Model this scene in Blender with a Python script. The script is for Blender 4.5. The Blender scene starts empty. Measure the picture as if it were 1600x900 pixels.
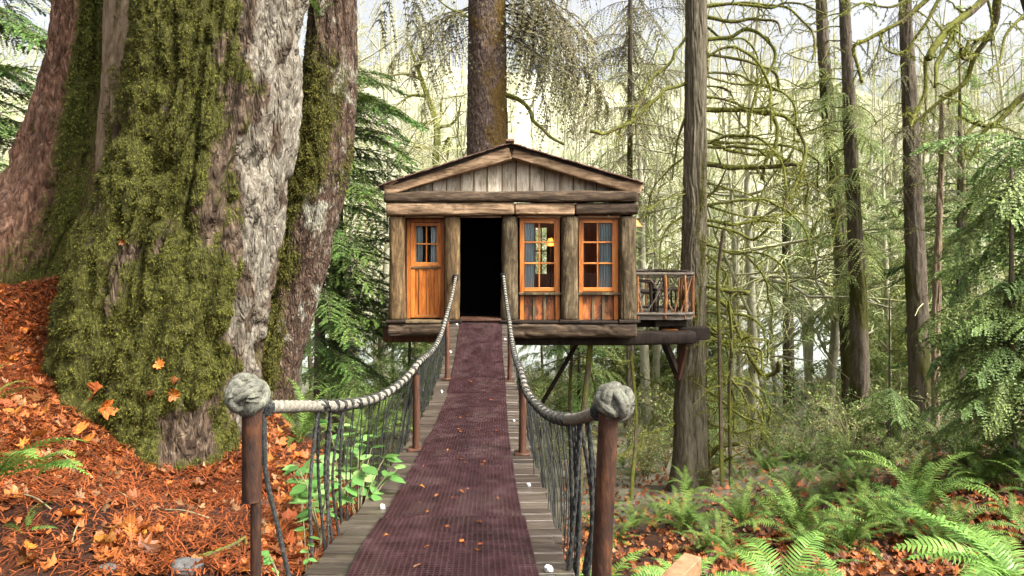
import bpy, math, random
import numpy as np
from mathutils import Vector, Matrix, Euler

random.seed(7)
RNG = np.random.default_rng(11)
scene = bpy.context.scene
COL = scene.collection
R = math.radians

# ------------------------------------------------------------------ camera
EZ = 1.55                       # eye height over the cabin floor (z = 0)
F = 1067.0                      # focal length in photo pixels (1600 wide)
VX, VY = 770.0, 370.0           # vanishing point of the bridge
cam_d = bpy.data.cameras.new("camera")
cam = bpy.data.objects.new("camera", cam_d)
COL.objects.link(cam)
cam.location = (0, 0, EZ)
cam.rotation_euler = (R(90), 0, 0)
cam_d.sensor_width = 36
cam_d.lens = 36 * F / 1600
cam_d.shift_x = (800 - VX) / 1600
cam_d.shift_y = -(450 - VY) / 1600
cam_d.clip_start = 0.05
cam_d.clip_end = 2000
scene.camera = cam

# ------------------------------------------------------------------ world, sun, exposure
SUN_EL, SUN_AZ = 48, 122
w = bpy.data.worlds.new("World")
scene.world = w
w.use_nodes = True
nt = w.node_tree
sky = nt.nodes.new("ShaderNodeTexSky")
sky.sky_type = 'NISHITA'
sky.sun_disc = False
sky.sun_elevation = R(SUN_EL)
sky.sun_rotation = R(SUN_AZ)
sky.dust_density = 8.0
sky.air_density = 0.7
sky.ozone_density = 0.6
bg = nt.nodes["Background"]
bg.inputs[1].default_value = 0.09
hsv = nt.nodes.new("ShaderNodeHueSaturation")       # thin bright overcast: a paler, greyer sky all over
hsv.inputs["Saturation"].default_value = 0.22
nt.links.new(sky.outputs[0], hsv.inputs["Color"])
nt.links.new(hsv.outputs[0], bg.inputs[0])
sd = bpy.data.lights.new("sun", 'SUN')
sd.energy = 1.5
sd.angle = R(11)
sd.color = (1.0, 0.95, 0.87)
so = bpy.data.objects.new("sun", sd)
COL.objects.link(so)
dv = Vector((math.sin(R(SUN_AZ)) * math.cos(R(SUN_EL)), math.cos(R(SUN_AZ)) * math.cos(R(SUN_EL)), math.sin(R(SUN_EL))))
so.rotation_euler = dv.to_track_quat('Z', 'Y').to_euler()
so.location = (0, 0, 60)
scene.view_settings.view_transform = 'Standard'
scene.view_settings.look = 'None'
scene.view_settings.gamma = 1
scene.view_settings.exposure = 2.32
cy = scene.cycles
cy.use_denoising = True
cy.max_bounces = 6
cy.diffuse_bounces = 3
cy.glossy_bounces = 2
cy.transmission_bounces = 4
cy.transparent_max_bounces = 8
cy.volume_bounces = 1
cy.caustics_reflective = False
cy.caustics_refractive = False

# ------------------------------------------------------------------ helpers
def P(px, py, Y):
    return np.array([(px - VX) / F * Y, Y, EZ + (VY - py) / F * Y])

def hash3(ix, iy, iz, seed):
    h = (ix.astype(np.int64) * 374761393 + iy.astype(np.int64) * 668265263 + iz.astype(np.int64) * 2147483647 + seed * 974711) & 0xffffffff
    h = ((h ^ (h >> 13)) * 1274126177) & 0xffffffff
    h = ((h ^ (h >> 16)) * 2246822519) & 0xffffffff
    h = h ^ (h >> 15)
    return (h & 0xffffff) / float(0xffffff)

def vnoise(p, seed=0):
    p = np.asarray(p, float)
    i = np.floor(p).astype(np.int64)
    f = p - i
    f = f * f * (3 - 2 * f)
    out = 0
    for a in (0, 1):
        for b in (0, 1):
            for c in (0, 1):
                wgt = (f[..., 0] if a else 1 - f[..., 0]) * (f[..., 1] if b else 1 - f[..., 1]) * (f[..., 2] if c else 1 - f[..., 2])
                out = out + wgt * hash3(i[..., 0] + a, i[..., 1] + b, i[..., 2] + c, seed)
    return out

def fbm(p, seed=0, oct=3):
    s, a, t = 0, 1.0, 0
    for k in range(oct):
        s = s + a * vnoise(np.asarray(p) * (2.03 ** k), seed + k * 17)
        t += a
        a *= 0.5
    return s / t

class G:
    """collects vertices and faces (n,3)/(n,4) with a material index"""
    def __init__(self):
        self.V, self.Fs, self.n, self.A = [], [], 0, []
    def add(self, V, Fs, mi=0, attr=None):
        V = np.asarray(V, float).reshape(-1, 3)
        if isinstance(Fs, np.ndarray):
            Fs = [Fs]
        for f in Fs:
            if len(f):
                self.Fs.append((np.asarray(f, np.int64) + self.n, mi))
        self.V.append(V)
        self.A.append(np.zeros(len(V)) if attr is None else np.asarray(attr, float).ravel())
        self.n += len(V)
        return self
    def arrays(self):
        return np.concatenate(self.V), self.Fs

def mesh_np(name, g, mats, smooth=True, attr=False, origin=(0, 0, 0)):
    me = bpy.data.meshes.new(name)
    V = np.concatenate(g.V) - np.asarray(origin, float)
    tot = sum(len(f) for f, _ in g.Fs)
    loops = np.concatenate([f.ravel() for f, _ in g.Fs]).astype(np.int32)
    cnt = np.concatenate([np.full(len(f), f.shape[1], np.int32) for f, _ in g.Fs])
    mi = np.concatenate([np.full(len(f), m, np.int32) for f, m in g.Fs])
    st = np.concatenate([[0], np.cumsum(cnt)[:-1]]).astype(np.int32)
    me.vertices.add(len(V))
    me.vertices.foreach_set("co", V.astype(np.float32).ravel())
    me.loops.add(len(loops))
    me.loops.foreach_set("vertex_index", loops)
    me.polygons.add(tot)
    me.polygons.foreach_set("loop_start", st)
    me.polygons.foreach_set("material_index", mi)
    me.polygons.foreach_set("use_smooth", np.full(tot, bool(smooth)))
    if attr:
        at = me.attributes.new("moss", 'FLOAT', 'POINT')
        at.data.foreach_set("value", np.concatenate(g.A).astype(np.float32))
    me.update(calc_edges=True)
    if not isinstance(mats, (list, tuple)):
        mats = [mats]
    for m in mats:
        me.materials.append(m)
    return me

def ob(name, g, mats, parent=None, origin=None, smooth=True, attr=False, kind=None):
    """one mesh object from world-space geometry; origin = world location of its root"""
    if origin is None:
        origin = parent_origin(parent)
    me = mesh_np(name, g, mats, smooth, attr, origin)
    if smooth and g.n < 2500:
        me.set_sharp_from_angle(angle=R(40))
    o = bpy.data.objects.new(name, me)
    COL.objects.link(o)
    if parent is not None:
        o.parent = parent
    else:
        o.location = origin
    if kind:
        o["kind"] = kind
    return o

def parent_origin(p):
    v = Vector((0, 0, 0))
    while p is not None:
        v += p.location
        p = p.parent
    return tuple(v)

def inst(name, me, parent=None, loc=(0, 0, 0), rot=(0, 0, 0), scale=1):
    o = bpy.data.objects.new(name, me)
    COL.objects.link(o)
    if parent is not None:
        o.parent = parent
    o.location = loc
    o.rotation_euler = rot
    o.scale = (scale,) * 3 if not isinstance(scale, (tuple, list)) else scale
    return o

def tag(o, label=None, cat=None, group=None, kind=None):
    if label: o["label"] = label
    if cat: o["category"] = cat
    if group: o["group"] = group
    if kind: o["kind"] = kind
    return o

def thing(name, loc, label, cat, group=None, rz=0):
    o = bpy.data.objects.new(name, None)
    COL.objects.link(o)
    o.location = loc
    o.rotation_euler = (0, 0, rz)
    o.empty_display_size = 0.2
    return tag(o, label, cat, group)

def catmull(pts, n):
    p = np.asarray(pts, float)
    if len(p) == 2:
        t = np.linspace(0, 1, n)[:, None]
        return p[0] * (1 - t) + p[1] * t
    d = np.concatenate([[0], np.cumsum(np.linalg.norm(np.diff(p[:, :3], axis=0), axis=1) + 1e-6)])
    m = np.gradient(p, d, axis=0)
    s = np.linspace(0, d[-1], n)
    i = np.clip(np.searchsorted(d, s, 'right') - 1, 0, len(p) - 2)
    h = (d[i + 1] - d[i])[:, None]
    t = ((s - d[i])[:, None]) / h
    return ((2 * t**3 - 3 * t**2 + 1) * p[i] + (t**3 - 2 * t**2 + t) * h * m[i] + (-2 * t**3 + 3 * t**2) * p[i + 1] + (t**3 - t**2) * h * m[i + 1])

def frames(path):
    T = np.gradient(path, axis=0)
    T /= np.linalg.norm(T, axis=1)[:, None] + 1e-9
    ref = np.array([0, 0, 1.0]) if abs(T[:, 2]).mean() < 0.8 else np.array([1.0, 0, 0])
    A = ref - T * (T @ ref)[:, None]
    bad = np.linalg.norm(A, axis=1) < 0.15
    A[bad] = np.array([0.3, 1.0, 0.1]) - T[bad] * (T[bad] @ np.array([0.3, 1.0, 0.1]))[:, None]
    A /= np.linalg.norm(A, axis=1)[:, None] + 1e-9
    return T, A, np.cross(T, A)

def grid_faces(nv, nu, wrap=True):
    i = np.arange(nv - 1)[:, None]
    j = np.arange(nu if wrap else nu - 1)[None, :]
    j2 = (j + 1) % nu
    return np.stack([i * nu + j, i * nu + j2, (i + 1) * nu + j2, (i + 1) * nu + j], -1).reshape(-1, 4)

def tube(path, rad, k=8, cap=True, disp=None):
    path = np.asarray(path, float)
    n = len(path)
    rad = np.broadcast_to(np.asarray(rad, float), (n,))
    T, A, B = frames(path)
    th = np.arange(k) * 2 * math.pi / k
    rr = rad[:, None] * np.ones(k)
    if disp is not None:
        rr = rr + disp(np.arange(n)[:, None], th[None, :], rad[:, None])
    V = path[:, None, :] + rr[..., None] * (np.cos(th)[None, :, None] * A[:, None, :] + np.sin(th)[None, :, None] * B[:, None, :])
    V = V.reshape(-1, 3)
    Fs = [grid_faces(n, k)]
    if cap:
        V = np.concatenate([V, path[:1], path[-1:]])
        j = np.arange(k)
        a, b = n * k, n * k + 1
        Fs.append(np.stack([np.full(k, a), (j + 1) % k, j], -1))
        Fs.append(np.stack([np.full(k, b), (n - 1) * k + j, (n - 1) * k + (j + 1) % k], -1))
    return V, Fs

def cbox(c, s, ch=0.006, rot=None, jit=0):
    """chamfered box, centre c, full size s"""
    h = np.asarray(s, float) / 2
    ch = min(ch, 0.45 * min(h))
    V, idx = [], {}
    for sx in (-1, 1):
        for sy in (-1, 1):
            for sz in (-1, 1):
                for ax in range(3):
                    v = h * np.array([sx, sy, sz])
                    for a in range(3):
                        if a != ax:
                            v[a] -= ch * (sx, sy, sz)[a]
                    idx[(sx, sy, sz, ax)] = len(V)
                    V.append(v)
    V = np.array(V)
    Q, Tn = [], []
    def key(ax, s, a, b, sa, sb, which):
        k = [0, 0, 0]; k[ax] = s; k[a] = sa; k[b] = sb
        return idx[(k[0], k[1], k[2], which)]
    for ax in range(3):
        a, b = (ax + 1) % 3, (ax + 2) % 3
        for s_ in (-1, 1):
            q = [key(ax, s_, a, b, -1, -1, ax), key(ax, s_, a, b, 1, -1, ax), key(ax, s_, a, b, 1, 1, ax), key(ax, s_, a, b, -1, 1, ax)]
            Q.append(q if s_ > 0 else q[::-1])
        for sa in (-1, 1):
            for sb in (-1, 1):
                q = [key(ax, -1, a, b, sa, sb, a), key(ax, 1, a, b, sa, sb, a), key(ax, 1, a, b, sa, sb, b), key(ax, -1, a, b, sa, sb, b)]
                Q.append(q[::-1] if sa * sb > 0 else q)
    for sx in (-1, 1):
        for sy in (-1, 1):
            for sz in (-1, 1):
                t = [idx[(sx, sy, sz, 0)], idx[(sx, sy, sz, 1)], idx[(sx, sy, sz, 2)]]
                Tn.append(t if sx * sy * sz > 0 else t[::-1])
    if jit:
        V = V + RNG.normal(0, jit, V.shape)
    if rot is not None:
        V = V @ np.array(Euler(rot).to_matrix()).T
    return V + np.asarray(c, float), [np.array(Q), np.array(Tn)]

def box2(a, b, ch=0.006, jit=0):
    a, b = np.minimum(a, b), np.maximum(a, b)
    return cbox((a + b) / 2, b - a, ch, None, jit)

def bar(p0, p1, wd, th, ch=0.004, up=(0, 0, 1)):
    p0, p1 = np.asarray(p0, float), np.asarray(p1, float)
    d = p1 - p0
    L = np.linalg.norm(d)
    x = d / L
    z = np.asarray(up, float) - x * np.dot(up, x)
    z /= np.linalg.norm(z)
    y = np.cross(z, x)
    V, Fs = cbox((0, 0, 0), (L, wd, th), ch)
    return V @ np.array([x, y, z]) + (p0 + p1) / 2, Fs

def log(p0, p1, a, b, seed=0, ex=3.0, n=40, k=20, amp=0.012, bow=0.0, up=(0, 0, 1)):
    """rough hewn log: superellipse section a (side) x b (up)"""
    p0, p1 = np.asarray(p0, float), np.asarray(p1, float)
    d = p1 - p0
    L = np.linalg.norm(d)
    x = d / L
    z = np.asarray(up, float) - x * np.dot(up, x)
    z /= np.linalg.norm(z)
    y = np.cross(z, x)
    th = np.arange(k) * 2 * math.pi / k
    c, s = np.cos(th), np.sin(th)
    ca = np.sign(c) * np.abs(c) ** (2 / ex)
    sa = np.sign(s) * np.abs(s) ** (2 / ex)
    t = np.linspace(0, 1, n)
    endt = np.minimum(1, np.minimum(t, 1 - t) * L / 0.02 * 0.5 + 0.9)
    Q = np.stack([np.repeat(t[:, None] * L, k, 1), np.repeat((ca * a)[None], n, 0), np.repeat((sa * b)[None], n, 0)], -1)
    Pn = np.stack([Q[..., 0] * 2.2, Q[..., 1] * 9, Q[..., 2] * 9], -1)
    dn = (fbm(Pn, seed, 3) - 0.5) * 2 * amp + (vnoise(Q * np.array([0.9, 2, 2]), seed + 5) - 0.5) * 2.2 * amp
    crack = np.abs(vnoise(np.stack([Q[..., 0] * 1.3, Q[..., 1] * 22, Q[..., 2] * 22], -1), seed + 9) - 0.5)
    dn = dn - np.clip(0.06 - crack, 0, 1) * 14 * amp
    rad = 1 + dn / np.sqrt((Q[..., 1]**2 + Q[..., 2]**2) + 1e-6)
    Y = Q[..., 1] * rad * endt[:, None]
    Z = Q[..., 2] * rad * endt[:, None] + bow * np.sin(t * math.pi)[:, None]
    V = p0 + Q[..., 0:1] * x + Y[..., None] * y + Z[..., None] * z
    V = V.reshape(-1, 3)
    V = np.concatenate([V, p0[None], p1[None]])
    j = np.arange(k)
    Fs = [grid_faces(n, k), np.stack([np.full(k, n * k), (j + 1) % k, j], -1), np.stack([np.full(k, n * k + 1), (n - 1) * k + j, (n - 1) * k + (j + 1) % k], -1)]
    return V, Fs

# ------------------------------------------------------------------ materials
def new_mat(name, rough=0.8, spec=0.3):
    m = bpy.data.materials.new(name)
    m.use_nodes = True
    n = m.node_tree.nodes
    b = n["Principled BSDF"]
    b.inputs["Roughness"].default_value = rough
    b.inputs["Specular IOR Level"].default_value = spec
    return m, n, m.node_tree.links, b

def ramp(n, stops):
    r = n.new("ShaderNodeValToRGB")
    e = r.color_ramp.elements
    while len(e) < len(stops):
        e.new(0.5)
    for k, (p, c) in enumerate(stops):
        e[k].position = p
        e[k].color = (*c, 1)
    return r

def coords(n, l, scale, kind="Object", warp=0.0):
    tc = n.new("ShaderNodeTexCoord")
    mp = n.new("ShaderNodeMapping")
    mp.inputs["Scale"].default_value = scale
    l.new(tc.outputs[kind], mp.inputs[0])
    return mp

def noise(n, l, vec, scale, detail=5, rough=0.6, dist=0.0):
    t = n.new("ShaderNodeTexNoise")
    t.inputs["Scale"].default_value = scale
    t.inputs["Detail"].default_value = detail
    t.inputs["Roughness"].default_value = rough
    t.inputs["Distortion"].default_value = dist
    if vec is not None:
        l.new(vec.outputs[0], t.inputs["Vector"])
    return t

def mixc(n, l, fac, a, b, blend='MIX'):
    m = n.new("ShaderNodeMix")
    m.data_type = 'RGBA'
    m.blend_type = blend
    for s, v in ((0, fac), (6, a), (7, b)):
        if hasattr(v, "outputs") or hasattr(v, "is_linked"):
            l.new(v if hasattr(v, "is_linked") else v.outputs[0], m.inputs[s])
        elif s == 0:
            m.inputs[0].default_value = v
        else:
            m.inputs[s].default_value = (*v, 1)
    return m.outputs[2]

def bump(n, l, b, h, strength=0.5, dist=0.02):
    bp = n.new("ShaderNodeBump")
    bp.inputs["Strength"].default_value = strength
    bp.inputs["Distance"].default_value = dist
    l.new(h, bp.inputs["Height"])
    l.new(bp.outputs[0], b.inputs["Normal"])

def wood(name, cols, scale=(1, 1, 1), sc=6, rough=0.7, spec=0.3, bs=0.5, stain=None, stain_amt=(0.5, 0.65), rnd=0.25):
    """grain stretched along the axis with the small scale; stain = second colour in large blotches"""
    m, n, l, b = new_mat(name, rough, spec)
    mp = coords(n, l, scale)
    oi = n.new("ShaderNodeObjectInfo")
    ad = n.new("ShaderNodeVectorMath"); ad.operation = 'ADD'
    sc_ = n.new("ShaderNodeVectorMath"); sc_.operation = 'SCALE'
    cb = n.new("ShaderNodeCombineXYZ")
    for k in range(3): l.new(oi.outputs["Random"], cb.inputs[k])
    l.new(cb.outputs[0], sc_.inputs[0]); sc_.inputs["Scale"].default_value = 37
    l.new(mp.outputs[0], ad.inputs[0]); l.new(sc_.outputs[0], ad.inputs[1])
    t = noise(n, l, ad, sc, 8, 0.65, 0.6)
    k = len(cols)
    r = ramp(n, [(0.3 + 0.4 * i / (k - 1), c) for i, c in enumerate(cols)])
    tf = noise(n, l, ad, sc * 4.5, 4, 0.7, 0.3)
    tm = n.new("ShaderNodeMath"); tm.operation = 'MULTIPLY_ADD'
    l.new(tf.outputs[0], tm.inputs[0]); tm.inputs[1].default_value = 0.55; tm.inputs[2].default_value = -0.275
    ta = n.new("ShaderNodeMath"); ta.operation = 'ADD'
    l.new(t.outputs[0], ta.inputs[0]); l.new(tm.outputs[0], ta.inputs[1])
    l.new(ta.outputs[0], r.inputs[0])
    col = r.outputs[0]
    if stain:
        mp2 = coords(n, l, tuple(0.5 + 0.5 * s for s in scale))
        t2 = noise(n, l, mp2, sc * 0.5, 7, 0.75, 0.6)
        rr = ramp(n, [(stain_amt[0], (0, 0, 0)), (stain_amt[1], (1, 1, 1))])
        l.new(t2.outputs[0], rr.inputs[0])
        col = mixc(n, l, rr.outputs[0], col, stain)
    mr = n.new("ShaderNodeMapRange")
    l.new(oi.outputs["Random"], mr.inputs[0])
    mr.inputs[3].default_value = 1 - rnd; mr.inputs[4].default_value = 1 + rnd
    hs = n.new("ShaderNodeHueSaturation")
    l.new(mr.outputs[0], hs.inputs["Value"])
    l.new(col, hs.inputs["Color"])
    l.new(hs.outputs[0], b.inputs["Base Color"])
    bump(n, l, b, ta.outputs[0], bs, 0.012)
    return m

def bark(name, cols, moss_cols=None, scale=(1, 1, 0.3), sc=9, bs=0.8, lichen=None, attr=True, vor=0, rough=0.9, pale=False):
    m, n, l, b = new_mat(name, rough, 0.15)
    mp = coords(n, l, scale)
    t = noise(n, l, mp, sc, 9, 0.7, 0.7)
    k = len(cols)
    r = ramp(n, [(0.28 + 0.44 * i / (k - 1), c) for i, c in enumerate(cols)])
    l.new(t.outputs[0], r.inputs[0])
    col = r.outputs[0]
    h = t.outputs[0]
    if vor:
        mv = coords(n, l, (1, 1, 0.55))
        v = n.new("ShaderNodeTexVoronoi"); v.feature = 'F1'
        v.inputs["Scale"].default_value = vor
        wv = n.new("ShaderNodeVectorMath"); wv.operation = 'ADD'
        l.new(mv.outputs[0], wv.inputs[0])
        nz = noise(n, l, None, 8, 3); l.new(nz.outputs["Color"], wv.inputs[1])
        l.new(wv.outputs[0], v.inputs["Vector"])
        ma = n.new("ShaderNodeMath"); ma.operation = 'SUBTRACT'
        l.new(t.outputs[0], ma.inputs[0]); l.new(v.outputs["Distance"], ma.inputs[1])
        h = ma.outputs[0]
        sx = n.new("ShaderNodeSeparateColor"); l.new(v.outputs["Color"], sx.inputs[0])
        rv = ramp(n, [(0.0, (0.22, 0.20, 0.19)), (0.5, (0.5, 0.5, 0.5)), (1.0, (0.80, 0.78, 0.76))]); l.new(sx.outputs[0], rv.inputs[0])
        col = mixc(n, l, 0.7, col, rv.outputs[0], 'OVERLAY')
    if lichen:
        tl = noise(n, l, coords(n, l, (1, 1, 0.6)), 3.2, 7, 0.75, 0.3)
        rl = ramp(n, [(0.52, (0, 0, 0)), (0.6, (1, 1, 1))])
        l.new(tl.outputs[0], rl.inputs[0])
        col = mixc(n, l, rl.outputs[0], col, lichen)
    if pale:
        ap = n.new("ShaderNodeAttribute"); ap.attribute_name = "moss"
        ng = n.new("ShaderNodeMath"); ng.operation = 'MULTIPLY'; ng.use_clamp = True
        l.new(ap.outputs["Fac"], ng.inputs[0]); ng.inputs[1].default_value = -1.0
        rp = ramp(n, [(0.25, (0.04, 0.033, 0.025)), (0.42, (0.13, 0.11, 0.082)), (0.56, (0.22, 0.195, 0.15)), (0.7, (0.36, 0.335, 0.27))])
        l.new(t.outputs[0], rp.inputs[0])
        col = mixc(n, l, ng.outputs[0], col, rp.outputs[0])
    if moss_cols:
        tm = noise(n, l, coords(n, l, (1, 1, 1)), 26, 6, 0.75)
        rm = ramp(n, [(0.3, moss_cols[0]), (0.72, moss_cols[1])])
        l.new(tm.outputs[0], rm.inputs[0])
        at = n.new("ShaderNodeAttribute"); at.attribute_name = "moss"
        ad = n.new("ShaderNodeMath"); ad.operation = 'ADD'
        l.new(at.outputs["Fac"], ad.inputs[0])
        ms = n.new("ShaderNodeMath"); ms.operation = 'MULTIPLY_ADD'
        l.new(tm.outputs[0], ms.inputs[0]); ms.inputs[1].default_value = 0.9; ms.inputs[2].default_value = -0.45
        l.new(ms.outputs[0], ad.inputs[1])
        rf = ramp(n, [(0.42, (0, 0, 0)), (0.58, (1, 1, 1))])
        l.new(ad.outputs[0], rf.inputs[0])
        col = mixc(n, l, rf.outputs[0], col, rm.outputs[0])
    l.new(col, b.inputs["Base Color"])
    bump(n, l, b, h, bs, 0.03)
    return m

def leafm(name, c1, c2, rough=0.5, spec=0.35, trans=0.25, hue=0.03, val=0.35, sc=9):
    m, n, l, b = new_mat(name, rough, spec)
    oi = n.new("ShaderNodeObjectInfo")
    ge = n.new("ShaderNodeNewGeometry")
    add = n.new("ShaderNodeMath"); add.operation = 'ADD'
    l.new(oi.outputs["Random"], add.inputs[0]); l.new(ge.outputs["Random Per Island"], add.inputs[1])
    fr = n.new("ShaderNodeMath"); fr.operation = 'FRACT'; l.new(add.outputs[0], fr.inputs[0])
    t = noise(n, l, coords(n, l, (1, 1, 1)), sc, 4, 0.6)
    av = n.new("ShaderNodeMath"); av.operation = 'MULTIPLY_ADD'
    l.new(fr.outputs[0], av.inputs[0]); av.inputs[1].default_value = 0.6
    sb = n.new("ShaderNodeMath"); sb.operation = 'MULTIPLY'
    l.new(t.outputs[0], sb.inputs[0]); sb.inputs[1].default_value = 0.5
    l.new(sb.outputs[0], av.inputs[2])
    col = mixc(n, l, av.outputs[0], c1, c2)
    hs = n.new("ShaderNodeHueSaturation")
    mr = n.new("ShaderNodeMapRange"); l.new(fr.outputs[0], mr.inputs[0])
    mr.inputs[3].default_value = 1 - val; mr.inputs[4].default_value = 1 + val
    l.new(mr.outputs[0], hs.inputs["Value"])
    mh = n.new("ShaderNodeMapRange"); l.new(oi.outputs["Random"], mh.inputs[0])
    mh.inputs[3].default_value = 0.5 - hue; mh.inputs[4].default_value = 0.5 + hue
    l.new(mh.outputs[0], hs.inputs["Hue"])
    l.new(col, hs.inputs["Color"])
    l.new(hs.outputs[0], b.inputs["Base Color"])
    if trans:
        tr = n.new("ShaderNodeBsdfTranslucent")
        l.new(hs.outputs[0], tr.inputs[0])
        mx = n.new("ShaderNodeMixShader")
        mx.inputs[0].default_value = trans
        l.new(b.outputs[0], mx.inputs[1]); l.new(tr.outputs[0], mx.inputs[2])
        l.new(mx.outputs[0], n["Material Output"].inputs[0])
    return m

M = {}
MOSS = ((0.016, 0.019, 0.005), (0.085, 0.080, 0.016))
M['bark_main'] = bark("bark_main", [(0.022, 0.014, 0.009), (0.075, 0.052, 0.034), (0.17, 0.13, 0.09)], MOSS, (1, 1, 0.4), 24, 1.0, None, True, 17, 0.9, True)
M['bark_red'] = bark("bark_red", [(0.026, 0.012, 0.007), (0.105, 0.056, 0.034), (0.25, 0.155, 0.11)], MOSS, (1, 1, 0.3), 24, 1.0, None, True, 13)
M['bark_brown'] = bark("bark_brown", [(0.07, 0.045, 0.028), (0.20, 0.145, 0.09), (0.31, 0.25, 0.17)], MOSS, (1, 1, 0.15), 24, 1.0)
M['bark_lean'] = bark("bark_lean", [(0.022, 0.012, 0.008), (0.075, 0.046, 0.031), (0.19, 0.14, 0.10)], MOSS, (1, 1, 0.35), 24, 1.0, (0.30, 0.29, 0.22), True, 16)
M['bark_scaly'] = bark("bark_scaly", [(0.030, 0.020, 0.015), (0.115, 0.080, 0.062), (0.25, 0.195, 0.16)], ((0.07, 0.042, 0.012), (0.20, 0.13, 0.038)), (1, 1, 0.8), 14, 1.0, None, True, 22)
M['bark_grey'] = bark("bark_grey", [(0.036, 0.030, 0.019), (0.108, 0.092, 0.060), (0.205, 0.18, 0.128)], MOSS, (1, 1, 0.08), 34, 1.0)
M['bark_far'] = bark("bark_far", [(0.036, 0.029, 0.019), (0.092, 0.074, 0.051), (0.165, 0.137, 0.104)], MOSS, (1, 1, 0.2), 26, 1.0)
M['limb'] = bark("limb_bark", [(0.035, 0.026, 0.016), (0.09, 0.068, 0.04), (0.15, 0.12, 0.08)], ((0.04, 0.048, 0.008), (0.18, 0.18, 0.035)), (1, 1, 1), 14, 0.8)
M['twig'] = bark("twig_bark", [(0.10, 0.085, 0.045), (0.20, 0.17, 0.09), (0.32, 0.29, 0.16)], None, (1, 1, 1), 5, 0.3, None, False)
M['moss'] = leafm("moss", (0.013, 0.020, 0.004), (0.130, 0.126, 0.023), 0.9, 0.1, 0.15, 0.03, 0.6, 7)
M['moss_bright'] = leafm("moss_bright", (0.075, 0.095, 0.013), (0.33, 0.34, 0.07), 0.9, 0.1, 0.3, 0.02, 0.3, 14)
M['cedar'] = wood("varnished_cedar", [(0.24, 0.066, 0.012), (0.46, 0.155, 0.032), (0.56, 0.22, 0.055)], (1, 1, 0.12), 14, 0.38, 0.45, 0.15)
M['cedar_h'] = wood("varnished_cedar_across", [(0.30, 0.085, 0.018), (0.50, 0.18, 0.04), (0.60, 0.25, 0.07)], (0.12, 1, 1), 14, 0.38, 0.45, 0.15)
M['door'] = wood("door_cedar", [(0.18, 0.046, 0.009), (0.44, 0.135, 0.024), (0.55, 0.21, 0.044)], (1, 1, 0.09), 16, 0.4, 0.45, 0.2, (0.16, 0.07, 0.025), (0.56, 0.75))
M['board'] = wood("weathered_cedar_board", [(0.07, 0.022, 0.012), (0.32, 0.10, 0.03), (0.48, 0.19, 0.06)], (1, 1, 0.16), 10, 0.5, 0.4, 0.4, (0.055, 0.025, 0.014), (0.47, 0.6))
M['batten'] = wood("old_batten", [(0.06, 0.04, 0.02), (0.14, 0.10, 0.05), (0.20, 0.15, 0.08)], (1, 1, 0.15), 10, 0.75, 0.3, 0.5)
M['log'] = wood("weathered_log", [(0.022, 0.013, 0.006), (0.105, 0.064, 0.026), (0.25, 0.165, 0.078)], (1, 1, 0.13), 11, 0.75, 0.25, 1.0, (0.050, 0.030, 0.013), (0.47, 0.62), 0.15)
M['log_old'] = wood("old_grey_log", [(0.022, 0.016, 0.009), (0.095, 0.068, 0.036), (0.22, 0.17, 0.10)], (1, 1, 0.13), 11, 0.8, 0.2, 0.9, (0.042, 0.030, 0.015), (0.46, 0.62), 0.15)
M['beam'] = wood("weathered_beam", [(0.055, 0.032, 0.018), (0.26, 0.165, 0.092), (0.44, 0.31, 0.19)], (0.10, 1, 1), 13, 0.75, 0.25, 0.8, (0.09, 0.06, 0.032), (0.52, 0.7), 0.1)
M['beam_dark'] = wood("dark_beam", [(0.016, 0.011, 0.007), (0.065, 0.042, 0.025), (0.15, 0.108, 0.068)], (0.10, 1, 1), 13, 0.8, 0.2, 0.9, (0.04, 0.03, 0.02), (0.5, 0.66), 0.1)
M['gable'] = wood("pale_gable_board", [(0.18, 0.14, 0.095), (0.45, 0.385, 0.30), (0.60, 0.53, 0.44)], (1, 1, 0.14), 9, 0.8, 0.2, 0.5, (0.20, 0.195, 0.11), (0.5, 0.68), 0.22)
M['dark'] = wood("dark_stained_wood", [(0.010, 0.007, 0.005), (0.024, 0.016, 0.011), (0.04, 0.028, 0.02)], (1, 1, 0.3), 10, 0.8, 0.2, 0.4)
M['porch'] = wood("porch_black_shade", [(0.003, 0.003, 0.003), (0.005, 0.004, 0.004)], (1, 1, 0.3), 10, 0.9, 0.1, 0.2)  # near-black colour stands in for deep shade inside the doorway
M['inside'] = wood("interior_panelling", [(0.08, 0.028, 0.012), (0.15, 0.055, 0.022), (0.20, 0.08, 0.03)], (1, 1, 0.1), 12, 0.5, 0.4, 0.2)
M['twigrail'] = wood("peeled_branch", [(0.10, 0.036, 0.012), (0.25, 0.105, 0.034), (0.38, 0.20, 0.08)], (1, 1, 0.3), 12, 0.5, 0.4, 0.5)
M['greyrail'] = wood("grey_rail", [(0.04, 0.03, 0.022), (0.11, 0.088, 0.066), (0.22, 0.185, 0.15)], (0.15, 1, 1), 12, 0.7, 0.3, 0.5)
M['plank'] = wood("wet_plank", [(0.022, 0.016, 0.011), (0.056, 0.043, 0.032), (0.105, 0.085, 0.066)], (0.15, 1, 1), 14, 0.42, 0.4, 0.5, (0.11, 0.10, 0.05), (0.56, 0.72), 0.3)
M['lumber'] = wood("fresh_lumber", [(0.14, 0.070, 0.032), (0.24, 0.135, 0.068), (0.30, 0.185, 0.10)], (1, 1, 1), 9, 0.6, 0.3, 0.2, None, (0, 1), 0.03)
M['shingle'] = wood("cedar_shingle", [(0.04, 0.022, 0.017), (0.13, 0.075, 0.055), (0.22, 0.14, 0.105)], (1, 1, 1), 12, 0.85, 0.2, 0.6)
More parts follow.
